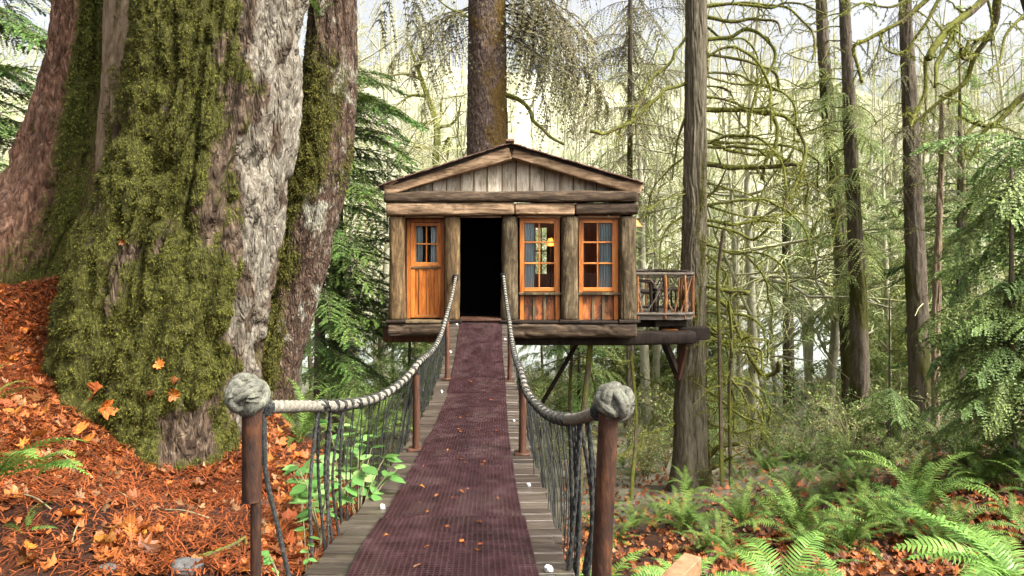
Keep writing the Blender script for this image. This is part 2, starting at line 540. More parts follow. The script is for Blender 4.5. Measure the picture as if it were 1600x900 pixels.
M['cord'] = wood("dark_cord", [(0.008, 0.008, 0.008), (0.024, 0.024, 0.022), (0.07, 0.072, 0.062)], (1, 1, 1), 60, 0.85, 0.2, 0.5)
M['hemp'] = wood("pale_rope", [(0.09, 0.08, 0.06), (0.21, 0.19, 0.15), (0.33, 0.305, 0.25)], (1, 1, 1), 45, 0.9, 0.15, 0.6, (0.17, 0.16, 0.12), (0.5, 0.7), 0.03)
M['knot'] = wood("grey_rope_knot", [(0.055, 0.055, 0.043), (0.135, 0.132, 0.105), (0.22, 0.215, 0.175)], (1, 1, 1), 55, 0.95, 0.12, 1.0, (0.24, 0.245, 0.18), (0.5, 0.7), 0.03)
M['rust'] = wood("rusty_steel", [(0.012, 0.007, 0.005), (0.036, 0.016, 0.009), (0.085, 0.034, 0.015)], (1, 1, 0.35), 12, 0.7, 0.25, 0.7, (0.10, 0.036, 0.012), (0.5, 0.7), 0.1)
M['redwood'] = wood("red_post_wood", [(0.026, 0.010, 0.006), (0.065, 0.026, 0.013), (0.11, 0.05, 0.026)], (1, 1, 0.2), 14, 0.6, 0.35, 0.5)
M['curtain'] = wood("pale_blue_curtain", [(0.52, 0.60, 0.62), (0.70, 0.77, 0.78)], (1, 1, 0.2), 10, 0.9, 0.1, 0.1)
M['stone'] = wood("grey_stone", [(0.05, 0.047, 0.044), (0.11, 0.105, 0.096), (0.18, 0.175, 0.165)], (1, 1, 1), 8, 0.8, 0.3, 0.8, (0.10, 0.13, 0.04), (0.55, 0.7))
M['white'] = wood("white_fitting", [(0.55, 0.55, 0.52), (0.8, 0.8, 0.78)], (1, 1, 1), 8, 0.5, 0.3, 0.1)
M['fern'] = leafm("sword_fern", (0.040, 0.092, 0.011), (0.150, 0.230, 0.048), 0.6, 0.2, 0.25, 0.015, 0.3)
M['fern_bright'] = leafm("bright_fern", (0.09, 0.20, 0.025), (0.20, 0.34, 0.07), 0.45, 0.4, 0.3, 0.01, 0.2)
M['hemlock'] = leafm("conifer_green", (0.028, 0.070, 0.011), (0.12, 0.20, 0.038), 0.55, 0.3, 0.2, 0.02, 0.35)
M['cedar_leaf'] = leafm("cedar_foliage", (0.065, 0.125, 0.022), (0.25, 0.34, 0.095), 0.55, 0.3, 0.25, 0.02, 0.35)
M['lichen_leaf'] = leafm("grey_green_foliage", (0.085, 0.082, 0.034), (0.23, 0.21, 0.10), 0.6, 0.2, 0.25, 0.02, 0.35)
M['light_leaf'] = leafm("light_conifer", (0.115, 0.165, 0.032), (0.35, 0.42, 0.14), 0.6, 0.25, 0.4, 0.02, 0.35)  # pale foliage with the glow of backlight put into its colour
M['salal'] = leafm("broad_leaf", (0.07, 0.20, 0.035), (0.21, 0.38, 0.11), 0.4, 0.4, 0.3, 0.015, 0.3)
M['shrub'] = leafm("shrub_leaf", (0.11, 0.17, 0.035), (0.33, 0.40, 0.12), 0.55, 0.3, 0.3, 0.03, 0.35)
M['maple'] = leafm("orange_maple_leaf", (0.20, 0.047, 0.006), (0.40, 0.135, 0.022), 0.5, 0.3, 0.12, 0.012, 0.45, 16)
M['maple_dark'] = leafm("brown_maple_leaf", (0.06, 0.018, 0.005), (0.30, 0.098, 0.022), 0.55, 0.25, 0.1, 0.018, 0.55, 16)
M['maple_tan'] = leafm("tan_leaf", (0.08, 0.034, 0.015), (0.27, 0.135, 0.065), 0.55, 0.25, 0.1, 0.02, 0.4, 16)
M['needles'] = leafm("rust_needles", (0.045, 0.016, 0.007), (0.29, 0.088, 0.018), 0.7, 0.2, 0.1, 0.01, 0.4)

def mat_mat():
    m, n, l, b = new_mat("red_rubber_mat", 0.36, 0.5)
    t = noise(n, l, coords(n, l, (1, 1, 1)), 5, 8, 0.7)
    r = ramp(n, [(0.3, (0.012, 0.004, 0.0045)), (0.55, (0.032, 0.010, 0.0115)), (0.75, (0.065, 0.026, 0.029))])
    l.new(t.outputs[0], r.inputs[0])
    t2 = noise(n, l, coords(n, l, (1, 1, 1)), 90, 3, 0.7)
    r2 = ramp(n, [(0.62, (0, 0, 0)), (0.72, (1, 1, 1))])
    l.new(t2.outputs[0], r2.inputs[0])
    c = mixc(n, l, r2.outputs[0], r.outputs[0], (0.17, 0.10, 0.09))
    t3 = noise(n, l, coords(n, l, (1.2, 0.6, 1)), 2.6, 8, 0.75, 0.5)
    r3 = ramp(n, [(0.50, (0, 0, 0)), (0.72, (0.75, 0.75, 0.75))])
    l.new(t3.outputs[0], r3.inputs[0])
    c = mixc(n, l, r3.outputs[0], c, (0.070, 0.046, 0.038))
    l.new(c, b.inputs["Base Color"])
    rr = ramp(n, [(0.35, (0.28, 0.28, 0.28)), (0.65, (0.62, 0.62, 0.62))])
    l.new(t.outputs[0], rr.inputs[0]); l.new(rr.outputs[0], b.inputs["Roughness"])
    bump(n, l, b, t2.outputs[0], 0.3, 0.003)
    return m
M['mat'] = mat_mat()

def ground_mat():
    m, n, l, b = new_mat("forest_floor", 0.9, 0.2)
    mp = coords(n, l, (1, 1, 1))
    t = noise(n, l, mp, 1.6, 9, 0.75, 0.4)
    r = ramp(n, [(0.3, (0.020, 0.010, 0.006)), (0.5, (0.05, 0.020, 0.010)), (0.64, (0.13, 0.042, 0.014)), (0.78, (0.26, 0.09, 0.028))])
    l.new(t.outputs[0], r.inputs[0])
    t2 = noise(n, l, mp, 34, 5, 0.8)
    r2 = ramp(n, [(0.35, (0.25, 0.25, 0.25)), (0.7, (1.6, 1.6, 1.6))])
    l.new(t2.outputs[0], r2.inputs[0])
    near = mixc(n, l, 0.8, r.outputs[0], r2.outputs[0], 'MULTIPLY')
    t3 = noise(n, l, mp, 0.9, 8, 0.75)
    r3 = ramp(n, [(0.32, (0.14, 0.15, 0.08)), (0.5, (0.33, 0.335, 0.235)), (0.62, (0.42, 0.37, 0.28)), (0.75, (0.52, 0.48, 0.40))])  # far ground, paled so its colour carries the bright distant glare
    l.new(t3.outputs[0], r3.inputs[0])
    at = n.new("ShaderNodeAttribute"); at.attribute_name = "moss"  # on the ground this attribute holds the distance blend
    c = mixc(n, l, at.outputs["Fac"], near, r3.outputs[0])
    l.new(c, b.inputs["Base Color"])
    bump(n, l, b, t2.outputs[0], 1.0, 0.05)
    return m
M['ground'] = ground_mat()

def water_mat():
    m, n, l, b = new_mat("river_water", 0.22, 0.8)
    b.inputs["Base Color"].default_value = (0.30, 0.34, 0.33, 1)
    t = noise(n, l, coords(n, l, (1, 2.5, 1)), 1.3, 5, 0.6)
    bump(n, l, b, t.outputs[0], 1.0, 0.35)
    return m
M['water'] = water_mat()

def glass_mat():
    m, n, l, b = new_mat("window_glass")
    n.remove(b)
    fr = n.new("ShaderNodeFresnel"); fr.inputs[0].default_value = 1.5
    tr = n.new("ShaderNodeBsdfTransparent"); tr.inputs[0].default_value = (0.93, 0.95, 0.95, 1)
    gl = n.new("ShaderNodeBsdfGlossy"); gl.inputs["Roughness"].default_value = 0.01
    mx = n.new("ShaderNodeMixShader")
    l.new(fr.outputs[0], mx.inputs[0]); l.new(tr.outputs[0], mx.inputs[1]); l.new(gl.outputs[0], mx.inputs[2])
    l.new(mx.outputs[0], n["Material Output"].inputs[0])
    return m
M['glass'] = glass_mat()

def glow_mat():
    m, n, l, b = new_mat("lit_lamp_shade", 0.5)
    b.inputs["Base Color"].default_value = (0.35, 0.13, 0.03, 1)
    b.inputs["Emission Color"].default_value = (1, 0.42, 0.1, 1)
    b.inputs["Emission Strength"].default_value = 0.2
    return m
M['glow'] = glow_mat()

# ------------------------------------------------------------------ terrain
CP = [  # x, y, height relative to the eye
 (-0.6, 1.5, -1.5), (-1.2, 2.5, -1.47), (-2.2, 2.9, -1.42), (-3, 2.5, -1.3), (-2, 0, -1.6), (-5, 0, -1.3), (0, 0, -1.7), (3, 0, -2.0),
 (-2.03, 4.6, -1.80), (-2.4, 4.65, -1.60), (-1.7, 4.75, -1.84), (-3.55, 5.6, -0.88), (-4.5, 6.2, -0.5), (-3.9, 6.4, -0.3), (-5.5, 7.0, -0.3), (-3.0, 4.2, -0.98), (-2.6, 3.6, -1.25), (-1.5, 4.9, -1.55), (-1.2, 4, -1.60),
 (-2.1, 6.5, -1.7), (-5, 4.5, -0.45), (-7, 3, -0.3), (-1.0, 6, -2.3), (-1.5, 8, -3.1), (-3, 9, -2.6), (-6, 9, -0.8), (-8, 6, 0.0), (-12, 10, 0.3),
 (-10, 16, -2.2), (-4, 13, -4.5), (-2, 12, -4.8), (-0.2, 2, -1.75), (-0.2, 3.5, -2.05), (-0.2, 5, -2.5), (-0.2, 8, -3.7), (-0.2, 12, -4.9),
 (0.9, 2, -1.95), (1.2, 3.2, -2.2), (2.5, 4.5, -2.45), (3, 2, -2.1), (6, 4, -2.3), (3.0, 6.5, -3.15), (1.5, 7, -3.4), (5, 7, -3.05), (8, 7, -2.5),
 (6.7, 9, -2.9), (4.1, 14, -5.15), (2, 14, -5.2), (3.5, 10, -4.1), (6, 12, -4.2), (10, 12, -3.2), (8, 16, -4.9), (14, 16, -3.6), (12, 8, -1.5), (18, 8, -0.6),
 (0, 20, -6.0), (10, 22, -6.0), (-8, 22, -6), (20, 25, -5.6), (-20, 20, -4), (-25, 8, 1.5), (28, 12, -0.8), (-40, 15, 2), (45, 15, 1), (0, -6, -1.8), (-20, -6, 0), (20, -6, -1.5)]
for x in (-110, -70, -40, -20, 0, 20, 40, 70, 110):
    CP += [(x, 30, -6.2), (x, 35, -6.8), (x, 40, -7.6), (x, 50, -7.6), (x, 56, -6.9), (x, 61, -6.0), (x, 75, -3), (x, 100, 9), (x, 140, 27), (x, 200, 40)]
CP = np.array(CP, float)
_D = np.linalg.norm(CP[:, None, :2] - CP[None, :, :2], axis=2)
_W = np.linalg.solve(np.block([[_D + 0.0 * np.eye(len(CP)), np.ones((len(CP), 1))], [np.ones((1, len(CP))), np.zeros((1, 1))]]), np.append(CP[:, 2], 0))

def gh_exact(X, Y):
    X, Y = np.asarray(X, float), np.asarray(Y, float)
    sh = X.shape
    q = np.stack([X.ravel(), Y.ravel()], -1)
    z = np.empty(len(q))
    for a in range(0, len(q), 20000):
        d = np.linalg.norm(q[a:a + 20000, None] - CP[None, :, :2], axis=2)
        z[a:a + 20000] = d @ _W[:-1] + _W[-1]
    return z.reshape(sh)
_gu = np.linspace(-1, 1, 321)
_gxs = 14 * _gu + np.sign(_gu) * np.abs(_gu) ** 3 * 186
_gv = np.linspace(0, 1, 241)
_gys = -9 + 40 * _gv + 225 * _gv ** 3
_GZ = gh_exact(*np.meshgrid(_gxs, _gys))

def gh(X, Y):
    X, Y = np.broadcast_arrays(np.asarray(X, float), np.asarray(Y, float))
    sh = X.shape
    x, y = X.ravel(), Y.ravel()
    i = np.clip(np.searchsorted(_gxs, x) - 1, 0, len(_gxs) - 2); j = np.clip(np.searchsorted(_gys, y) - 1, 0, len(_gys) - 2)
    a = np.clip((x - _gxs[i]) / (_gxs[i + 1] - _gxs[i]), 0, 1); b = np.clip((y - _gys[j]) / (_gys[j + 1] - _gys[j]), 0, 1)
    z = (_GZ[j, i] * (1 - a) + _GZ[j, i + 1] * a) * (1 - b) + (_GZ[j + 1, i] * (1 - a) + _GZ[j + 1, i + 1] * a) * b
    p = np.stack([x, y, 0 * x], -1)
    z = z + np.clip((y - 85) / 50, 0, 1) * (fbm(p * np.array([0.035, 0.02, 1]), 12, 3) - 0.5) * 22
    z = z + (fbm(p * 0.9, 3, 2) - 0.5) * 0.22 + (vnoise(p * 6, 8) - 0.5) * 0.03
    return (z + EZ).reshape(sh)

def hit(px, py):
    Y = np.linspace(1.6, 90, 1800)
    X = (px - VX) / F * Y
    Z = EZ + (VY - py) / F * Y
    g = gh(X, Y)
    i = np.argmax(Z <= g)
    return np.array([X[i], Y[i], g[i]])

def on(x, y, dz=0.0):
    return np.array([x, y, float(gh(np.array([x]), np.array([y]))[0]) + dz])

def make_ground():
    u = np.linspace(-1, 1, 300)
    xs = 3.0 * u * 2 + np.sign(u) * np.abs(u) ** 4 * 120
    v = np.linspace(0, 1, 330)
    ys = -8 + 30 * v + 220 * v ** 4.5
    X, Y = np.meshgrid(xs, ys)
    Z = gh(X, Y)
    V = np.stack([X, Y, Z], -1)
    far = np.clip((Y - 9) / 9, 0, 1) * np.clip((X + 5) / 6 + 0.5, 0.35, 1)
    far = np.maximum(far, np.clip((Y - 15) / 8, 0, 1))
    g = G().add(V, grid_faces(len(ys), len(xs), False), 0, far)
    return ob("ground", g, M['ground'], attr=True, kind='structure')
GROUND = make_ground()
wg = G().add(np.array([[-140, 31, EZ - 6.75], [140, 31, EZ - 6.75], [140, 60, EZ - 6.75], [-140, 60, EZ - 6.75]]), np.array([[0, 1, 2, 3]]))
ob("river", wg, M['water'], kind='structure')

# ------------------------------------------------------------------ big trunks
def trunk_geo(pts, NU, NV, seed, amp=0.03, fu=7.0, fz=1.3, lobes=0.0, fine=0.012, moss=None, mossamp=0.02):
    """pts: rows (x, y, z, r). returns V grid, outward normals, moss mask, faces"""
    p = catmull(np.asarray(pts, float), NV)
    C, r = p[:, :3], p[:, 3]
    T, A, B = frames(C)
    # world-aligned ring axes so furrows run straight
    A = np.array([1.0, 0, 0]) - T * T[:, :1]
    A /= np.linalg.norm(A, axis=1)[:, None]
    B = np.cross(T, A)
    th = np.arange(NU) * 2 * math.pi / NU
    c, s = np.cos(th), np.sin(th)
    D = c[None, :, None] * A[:, None, :] + s[None, :, None] * B[:, None, :]
    L = np.concatenate([[0], np.cumsum(np.linalg.norm(np.diff(C, axis=0), axis=1))])
    rr = r[:, None] * np.ones(NU)
    flare = np.clip((r / r[int(NV * 0.8)] - 1.0), 0, 2)[:, None]
    q = np.stack([np.repeat(c[None], NV, 0) * 1.3, np.repeat(s[None], NV, 0) * 1.3, np.repeat(L[:, None] * 0.12, NU, 1)], -1)
    rr = rr * (1 + (vnoise(q * 1.4, seed) - 0.5) * (0.16 + lobes * flare))
    R0 = r.mean()
    Q = np.stack([np.repeat(c[None], NV, 0) * R0, np.repeat(s[None], NV, 0) * R0, np.repeat(L[:, None], NU, 1)], -1)
    warp = (np.stack([vnoise(Q * np.array([3, 3, 1.2]), seed + k) for k in (1, 2, 3)], -1) - 0.5) * 0.22
    Qw = Q + warp
    n1 = vnoise(Qw * np.array([fu, fu, fz]), seed + 4)
    n2 = vnoise(Qw * np.array([fu * 2.1, fu * 2.1, fz * 2.4]), seed + 5)
    f1 = np.clip(1 - np.abs(2 * n1 - 1) * 3.6, 0, 1)
    f2 = np.clip(1 - np.abs(2 * n2 - 1) * 3.4, 0, 1)
    pl = vnoise(Qw * np.array([fu, fu, fz * 3]), seed + 6)
    d = -amp * f1 ** 0.8 - 0.55 * amp * f2 + fine * (fbm(Q * np.array([30, 30, 16]), seed + 7, 2) - 0.5) * 2 + 0.5 * amp * (pl - 0.5)
    m = np.zeros((NV, NU)) if moss is None else moss(C[:, None, :] + rr[..., None] * D, D, Q, L)
    clump = fbm(Q * np.array([13, 13, 11]), seed + 30, 3)
    d = d + np.clip(m - 0.4, 0, 0.5) * 2 * mossamp * (clump * 2.4 - 0.5)
    V = C[:, None, :] + (rr + d)[..., None] * D
    du = np.roll(V, -1, 1) - np.roll(V, 1, 1)
    dvv = np.gradient(V, axis=0)
    N = np.cross(du, dvv)
    N /= np.linalg.norm(N, axis=2)[..., None] + 1e-9
    return V, N, m, grid_faces(NV, NU)

def tufts(Pt, N, size, blades=3, seed=0, down=0.5, wid=0.35):
    """small leafy blades standing off a surface, vectorised"""
    rg = np.random.default_rng(seed)
    n = len(Pt)
    Pt = np.repeat(Pt, blades, 0); N = np.repeat(N, blades, 0)
    m = len(Pt)
    rnd = rg.normal(0, 1, (m, 3))
    tan = rnd - N * np.sum(rnd * N, 1)[:, None]
    tan /= np.linalg.norm(tan, axis=1)[:, None] + 1e-9
    d = N * rg.uniform(0.35, 0.9, (m, 1)) + tan * 0.75 + np.array([0, 0, -1.0]) * down * rg.uniform(0.3, 1, (m, 1))
    d /= np.linalg.norm(d, axis=1)[:, None]
    L = size * rg.uniform(0.5, 1.3, (m, 1))
    sd_ = np.cross(d, N + 0.2 * rnd)
    sd_ /= np.linalg.norm(sd_, axis=1)[:, None] + 1e-9
    b = Pt - N * size * 0.15
    mid = b + d * L * 0.5 + N * L * 0.12
    tip = b + d * L + np.array([0, 0, -1.0]) * L * 0.2 * down
    wv = sd_ * L * wid
    V = np.stack([b, mid - wv * 0.6, tip, mid + wv * 0.6], 1).reshape(-1, 3)
    i = np.arange(m) * 4
    return V, np.stack([i, i + 1, i + 2, i + 3], -1)

def big_tree(name, label, cat, pts, matname, NU, NV, seed, moss=None, ntuft=0, tsize=0.035, tmat='moss', **kw):
    V, N, m, Fq = trunk_geo(pts, NU, NV, seed, moss=moss, **kw)
    base = tuple(np.asarray(pts[0][:3], float))
    root = thing(name, base, label, cat)
    ob("trunk", G().add(V, Fq, 0, m), M[matname], root, attr=True)
    if ntuft:
        Vf, Nf, mf = V.reshape(-1, 3), N.reshape(-1, 3), m.ravel()
        vis = Nf[:, 1] < 0.35
        p = np.where(vis, np.clip(mf - 0.40, 0, 0.35), 0)
        p /= p.sum()
        rg = np.random.default_rng(seed + 99)
        ids = rg.choice(len(Vf), ntuft, p=p)
        jit = rg.normal(0, 0.008, (ntuft, 3))
        tv, tf = tufts(Vf[ids] + jit, Nf[ids], tsize * rg.uniform(0.5, 1.4, (ntuft, 1)).repeat(3, 0), 3, seed, 0.9, 0.20)
        o = ob("moss", G().add(tv, tf), M[tmat], root, kind='stuff')
    return root

def row(px, py, Y, hw):          # centre and half width in pixels -> x, y, z, radius
    return (*P(px, py, Y), hw / F * Y)

def sstep(x, a, b):
    t = np.clip((x - a) / (b - a), 0, 1)
    return t * t * (3 - 2 * t)

def moss_main(Vp, D, Q, L):
    px = VX + Vp[..., 0] / np.maximum(Vp[..., 1], 0.1) * F
    side = -D[..., 0] * 0.9 - D[..., 1] * 0.35               # faces left / camera
    n = fbm(Q * np.array([2.4, 2.4, 1.1]), 51, 4)
    m = 0.70 + (n - 0.5) * 1.5 + 1.6 * (fbm(Q * np.array([9, 9, 5]), 58, 3) - 0.5) + 0.12 * np.clip(side, -1, 0.4)
    k_ = sstep(L, 2.2, 4.2)[:, None]
    edge = D[..., 0] + (fbm(Q * np.array([4, 4, 2.5]), 55, 4) - 0.5) * 0.55
    pl = sstep(edge, 0.84 - 0.27 * k_, 0.96 - 0.27 * k_)
    m = np.clip(m, 0, 1)
    spots = np.clip((fbm(Q * np.array([6, 6, 3]), 59, 3) - 0.58) * 6, 0, 0.6) * pl
    return np.where(pl > 0.5, -pl + 1.6 * spots, m * (1 - 1.2 * pl))

main = big_tree("giant_tree", "giant moss covered trunk with pale bark edge beside the bridge entrance", "tree",
    [row(225, 850, 5.5, 172), row(238, 700, 5.5, 160), row(248, 560, 5.5, 152), row(272, 450, 5.5, 146), row(303, 330, 5.5, 136), row(330, 200, 5.5, 127), row(353, 0, 5.5, 120), row(372, -220, 5.5, 112), row(395, -800, 5.6, 98)],
    'bark_main', 440, 540, 21, moss_main, 150000, 0.0145, amp=0.075, fu=8, fz=1.4, lobes=0.35, fine=0.016, mossamp=0.035)

def moss_left(Vp, D, Q, L):
    n = fbm(Q * np.array([3.0, 3.0, 0.7]), 61, 4)
    band = np.exp(-((D[..., 0] - 0.28) / 0.22) ** 2) * 0.30
    low = 0.25 * np.clip(1 - L / 1.0, 0, 1)[:, None]
    return np.clip(0.33 + (n - 0.5) * 1.6 + band + low, 0, 1)
big_tree("red_bark_tree", "reddish furrowed trunk flaring into the leaf slope at far left", "tree",
    [row(60, 530, 7.2, 215), row(72, 470, 7.2, 190), row(95, 400, 7.2, 138), row(116, 300, 7.2, 102), row(134, 200, 7.2, 80), row(147, 100, 7.2, 66), row(152, 0, 7.2, 60), row(160, -250, 7.2, 54), row(165, -560, 7.2, 48)],
    'bark_red', 300, 400, 31, moss_left, 26000, 0.024, amp=0.055, fu=6, fz=0.9, lobes=0.6, fine=0.014, mossamp=0.02)

def moss_few(Vp, D, Q, L):
    n = fbm(Q * np.array([3.0, 3.0, 0.9]), 71, 4)
    return np.clip(0.22 + (n - 0.5) * 1.4 - 0.2 * D[..., 0], 0, 1)
big_tree("wedged_tree", "narrow brown trunk wedged behind the giant mossy trunk", "tree",
    [row(188, 560, 6.6, 52), row(190, 400, 6.6, 42), row(198, 200, 6.6, 40), row(208, 0, 6.6, 44), row(212, -200, 6.6, 42), row(215, -520, 6.6, 36)],
    'bark_brown', 140, 260, 41, moss_few, 2500, 0.03, amp=0.035, fu=8, fz=0.7, fine=0.008)

def moss_lean(Vp, D, Q, L):
    n = fbm(Q * np.array([3.2, 3.2, 1.3]), 81, 4)
    up = np.exp(-((L - 2.9) / 0.75) ** 2)[:, None] * 0.45 + np.exp(-((L - 0.3) / 0.7) ** 2)[:, None] * 0.35
    return np.clip(0.34 + (n - 0.5) * 1.5 + up - 0.40 * np.clip(D[..., 0], -0.6, 1), 0, 1)
lean = big_tree("leaning_tree", "leaning trunk with moss patches and pale lichen right of the giant trunk", "tree",
    [row(400, 690, 6.9, 52), row(415, 620, 6.9, 44), row(437, 540, 6.9, 39), row(464, 450, 6.9, 39), row(484, 350, 6.9, 43), row(499, 250, 6.9, 47), row(511, 150, 6.9, 44), row(518, 60, 6.9, 39), row(519, 0, 6.9, 37), row(516, -150, 6.9, 35), row(512, -480, 6.9, 30)],
    'bark_lean', 200, 380, 46, moss_lean, 20000, 0.022, amp=0.03, fu=8, fz=1.6, fine=0.014, mossamp=0.03)

def moss_cabin(Vp, D, Q, L):
    n = fbm(Q * np.array([2.2, 2.2, 1.2]), 91, 4)
    return np.clip(0.30 + (n - 0.5) * 1.6 + 0.25 * D[..., 0], 0, 1)
cz_ground = float(gh(np.array([-0.12]), np.array([15.9]))[0])
ctree = big_tree("cabin_tree", "thick dark scaly trunk rising behind the treehouse roof", "tree",
    [(-0.12, 15.9, cz_ground - 0.3, 0.62), (-0.12, 15.9, cz_ground + 1.2, 0.53), (-0.12, 15.9, 0, 0.50), row(762, 235, 15.9, 32.5), row(761, 0, 15.9, 31), row(761, -300, 15.9, 27)],
    'bark_scaly', 200, 420, 56, moss_cabin, 0, amp=0.016, fu=14, fz=9, fine=0.016, mossamp=0.02)

def moss_sup(Vp, D, Q, L):
    n = fbm(Q * np.array([4.0, 4.0, 0.8]), 95, 4)
    return np.clip(0.22 + (n - 0.5) * 1.2 + 0.28 * np.clip(1 - L / 1.6, 0, 1)[:, None] + 0.18 * D[..., 0], 0, 1)
stree = big_tree("support_tree", "tall straight grey trunk that carries the balcony end", "tree",
    [row(1080, 775, 14.0, 36), row(1080, 735, 14.0, 29), row(1079, 640, 14.0, 25), row(1080, 540, 14.0, 22), row(1083, 420, 14.0, 20), row(1085, 300, 14.0, 18.5), row(1087, 150, 14.0, 17.5), row(1088, 0, 14.0, 17), row(1090, -400, 14.0, 14)],
    'bark_grey', 140, 420, 66, moss_sup, 3000, 0.04, amp=0.022, fu=18, fz=0.7, lobes=0.5, fine=0.01, mossamp=0.012)

# ------------------------------------------------------------------ treehouse
Y0 = 12.7
def cx(px): return (px - VX) / F * Y0
def cz(py): return EZ + (VY - py) / F * Y0
house = thing("treehouse", (cx(797), Y0, 0), "wooden treehouse cabin with gabled roof at the far end of the bridge", "treehouse")
def hp(name, g, mat, parent=None, **k): return ob(name, g, mat, parent or house, **k)
def one(Vf): return G().add(*Vf)

# columns
col_x = [(608, 633, 'log'), (694, 719, 'log'), (783, 809, 'log_old'), (876, 903, 'log_old'), (967, 994, 'log_old')]
for i, (a, b, mt) in enumerate(col_x):
    xa, xb = cx(a), cx(b)
    c = hp("column", one(log(((xa + xb) / 2, Y0 + 0.02, cz(499)), ((xa + xb) / 2 + RNG.normal(0, 0.01), Y0 + 0.02, cz(338.5)), 0.17, (xb - xa) / 2, 200 + i, 3.4, 70, 32, 0.016, up=(1, 0, 0))), M[mt])
    hp("base_pad", one(cbox(((xa + xb) / 2, Y0, cz(500.6)), (xb - xa + 0.07, 0.42, 0.05), 0.01, None, 0.003)), M['dark'])
# lintel beams
zb0 = cz(327.5)
for k, (a, b) in enumerate([(606, 803), (804, 896), (897, 994)]):
    hp("lintel_log", one(log((cx(a), Y0 - 0.03, zb0), (cx(b), Y0 - 0.03, zb0 + (0.01, 0, 0.012)[k]), 0.20, 0.118, 220 + k, 5.0, 60, 32, 0.02)), M['beam' if k < 2 else 'beam_dark'])
hp("header_log", one(log((cx(603), Y0 - 0.06, cz(309)), (cx(993), Y0 - 0.06, cz(307.5)), 0.21, 0.105, 230, 5.0, 110, 32, 0.022)), M['beam_dark'])
# thin light strip between lintel and columns
for a, b in ((633, 694), (719, 783), (809, 876), (903, 967)):
    hp("trim_strip", one(box2((cx(a), Y0 - 0.10, cz(340.2)), (cx(b), Y0 + 0.10, cz(337.6)), 0.003)), M['beam'])

# roof
YR = 12.42
def rz(px, py): return P(px, py, YR)
pk, el, er = rz(797, 224), rz(593, 290), rz(1004.5, 286)
def slab(p_lo, p_hi, y0, y1, th, lift=0.0):
    d = np.array([p_hi[0] - p_lo[0], p_hi[2] - p_lo[2]]); L = np.hypot(*d); d /= L
    nrm = np.array([-d[1], d[0]]) * (1 if d[0] > 0 else -1)
    o = nrm * lift
    pts = [p_lo[[0, 2]] + o, p_hi[[0, 2]] + o, p_hi[[0, 2]] + o + nrm * th, p_lo[[0, 2]] + o + nrm * th]
    V = [[q[0], y, q[1]] for y in (y0, y1) for q in pts]
    Q = [[0, 1, 2, 3], [7, 6, 5, 4], [0, 4, 5, 1], [1, 5, 6, 2], [2, 6, 7, 3], [3, 7, 4, 0]]
    return np.array(V), np.array(Q)
YB = 15.28
roof = None
for lo in (el, er):
    r_ = hp("roof_panel", one(slab(lo - np.array([0, 0, 0.07]), pk - np.array([0, 0, 0.07]), YR + 0.03, YB, 0.055)), M['dark'], smooth=False)
    # shingles: first courses along the rake as single pieces, the rest joined
    rest = G()
    d = pk - lo; L = np.linalg.norm(d); d = d / L
    up = np.array([-d[2], 0, d[0]]) * (1 if d[0] > 0 else -1)
    nsh = 26
    ang = -math.atan2(d[2], d[0]) if d[0] > 0 else -math.atan2(d[2], d[0])
    for cidx in range(18):
        for k in range(nsh):
            t = (k + 0.5) / nsh * L
            c = lo + d * t + up * (0.018 + 0.006 * RNG.random()) + np.array([0, (YR - 0.02 - RNG.random() * 0.05) - lo[1] + 0.075 + cidx * 0.16, -0.015])
            v = cbox(c, (L / nsh * 1.25, 0.15, 0.022), 0.003, (RNG.normal(0, 0.015), ang + 0.05 * (1 if d[0] > 0 else -1), RNG.normal(0, 0.02)))
            if cidx == 0:
                hp("shingle", one(v), M['shingle'], r_)
            else:
                rest.add(*v)
    hp("shingles", rest, M['shingle'], r_, kind='stuff')
hp("ridge_cap", one(cbox(pk + np.array([0, 1.4, 0.05]), (0.16, 2.95, 0.05), 0.01)), M['shingle'])
hp("ridge_stub", one(log(P(799, 240, 12.5), P(799, 221, 12.5), 0.03, 0.03, 244, 2.2, 8, 10, 0.006, up=(1, 0, 0))), M['dark'])
# rake logs
YK = 12.55
hp("rake_log", one(log(P(601, 298, YK), P(797.5, 239.5, YK), 0.10, 0.118, 240, 5, 80, 32, 0.02)), M['beam'])
hp("rake_log", one(log(P(1001, 295.5, YK), P(800.5, 238.5, YK), 0.10, 0.125, 241, 5, 80, 32, 0.022)), M['beam'])
# gable boards
edges = [622, 640, 657, 676, 698, 720, 741, 762, 785, 807, 828, 851, 875, 896, 914, 932, 952, 972]
for a, b in zip(edges[:-1], edges[1:]):
    def top(px): return 239 + abs(px - 798) * (0.298 if px < 798 else 0.285)
    ya, yb_ = min(top(a), 299), min(top(b), 299)
    xa, xb = (a + 0.5 - VX) / F * 12.74, (b - 0.5 - VX) / F * 12.74
    za, zbb = EZ + (VY - ya) / F * 12.74, EZ + (VY - yb_) / F * 12.74
    z0 = EZ + (VY - 303) / F * 12.74
    yy = 12.72 + RNG.uniform(-0.006, 0.006)
    V = np.array([[xa, yy, z0], [xb, yy, z0], [xb, yy, zbb], [xa, yy, za], [xa, yy + 0.025, z0], [xb, yy + 0.025, z0], [xb, yy + 0.025, zbb], [xa, yy + 0.025, za]])
    Q = np.array([[0, 1, 2, 3], [5, 4, 7, 6], [1, 5, 6, 2], [4, 0, 3, 7], [3, 2, 6, 7], [4, 5, 1, 0]])
    hp("gable_board", one((V, Q)), M['gable'], smooth=False)
    hp("gable_batten", one(box2((xb - 0.006, 12.708, z0), (xb + 0.014, 12.722, zbb - 0.02), 0.002)), M['batten'])
gb = np.array([[cx(600), 12.79, cz(302)], [cx(998), 12.79, cz(302)], [cx(798), 12.79, cz(236)]])
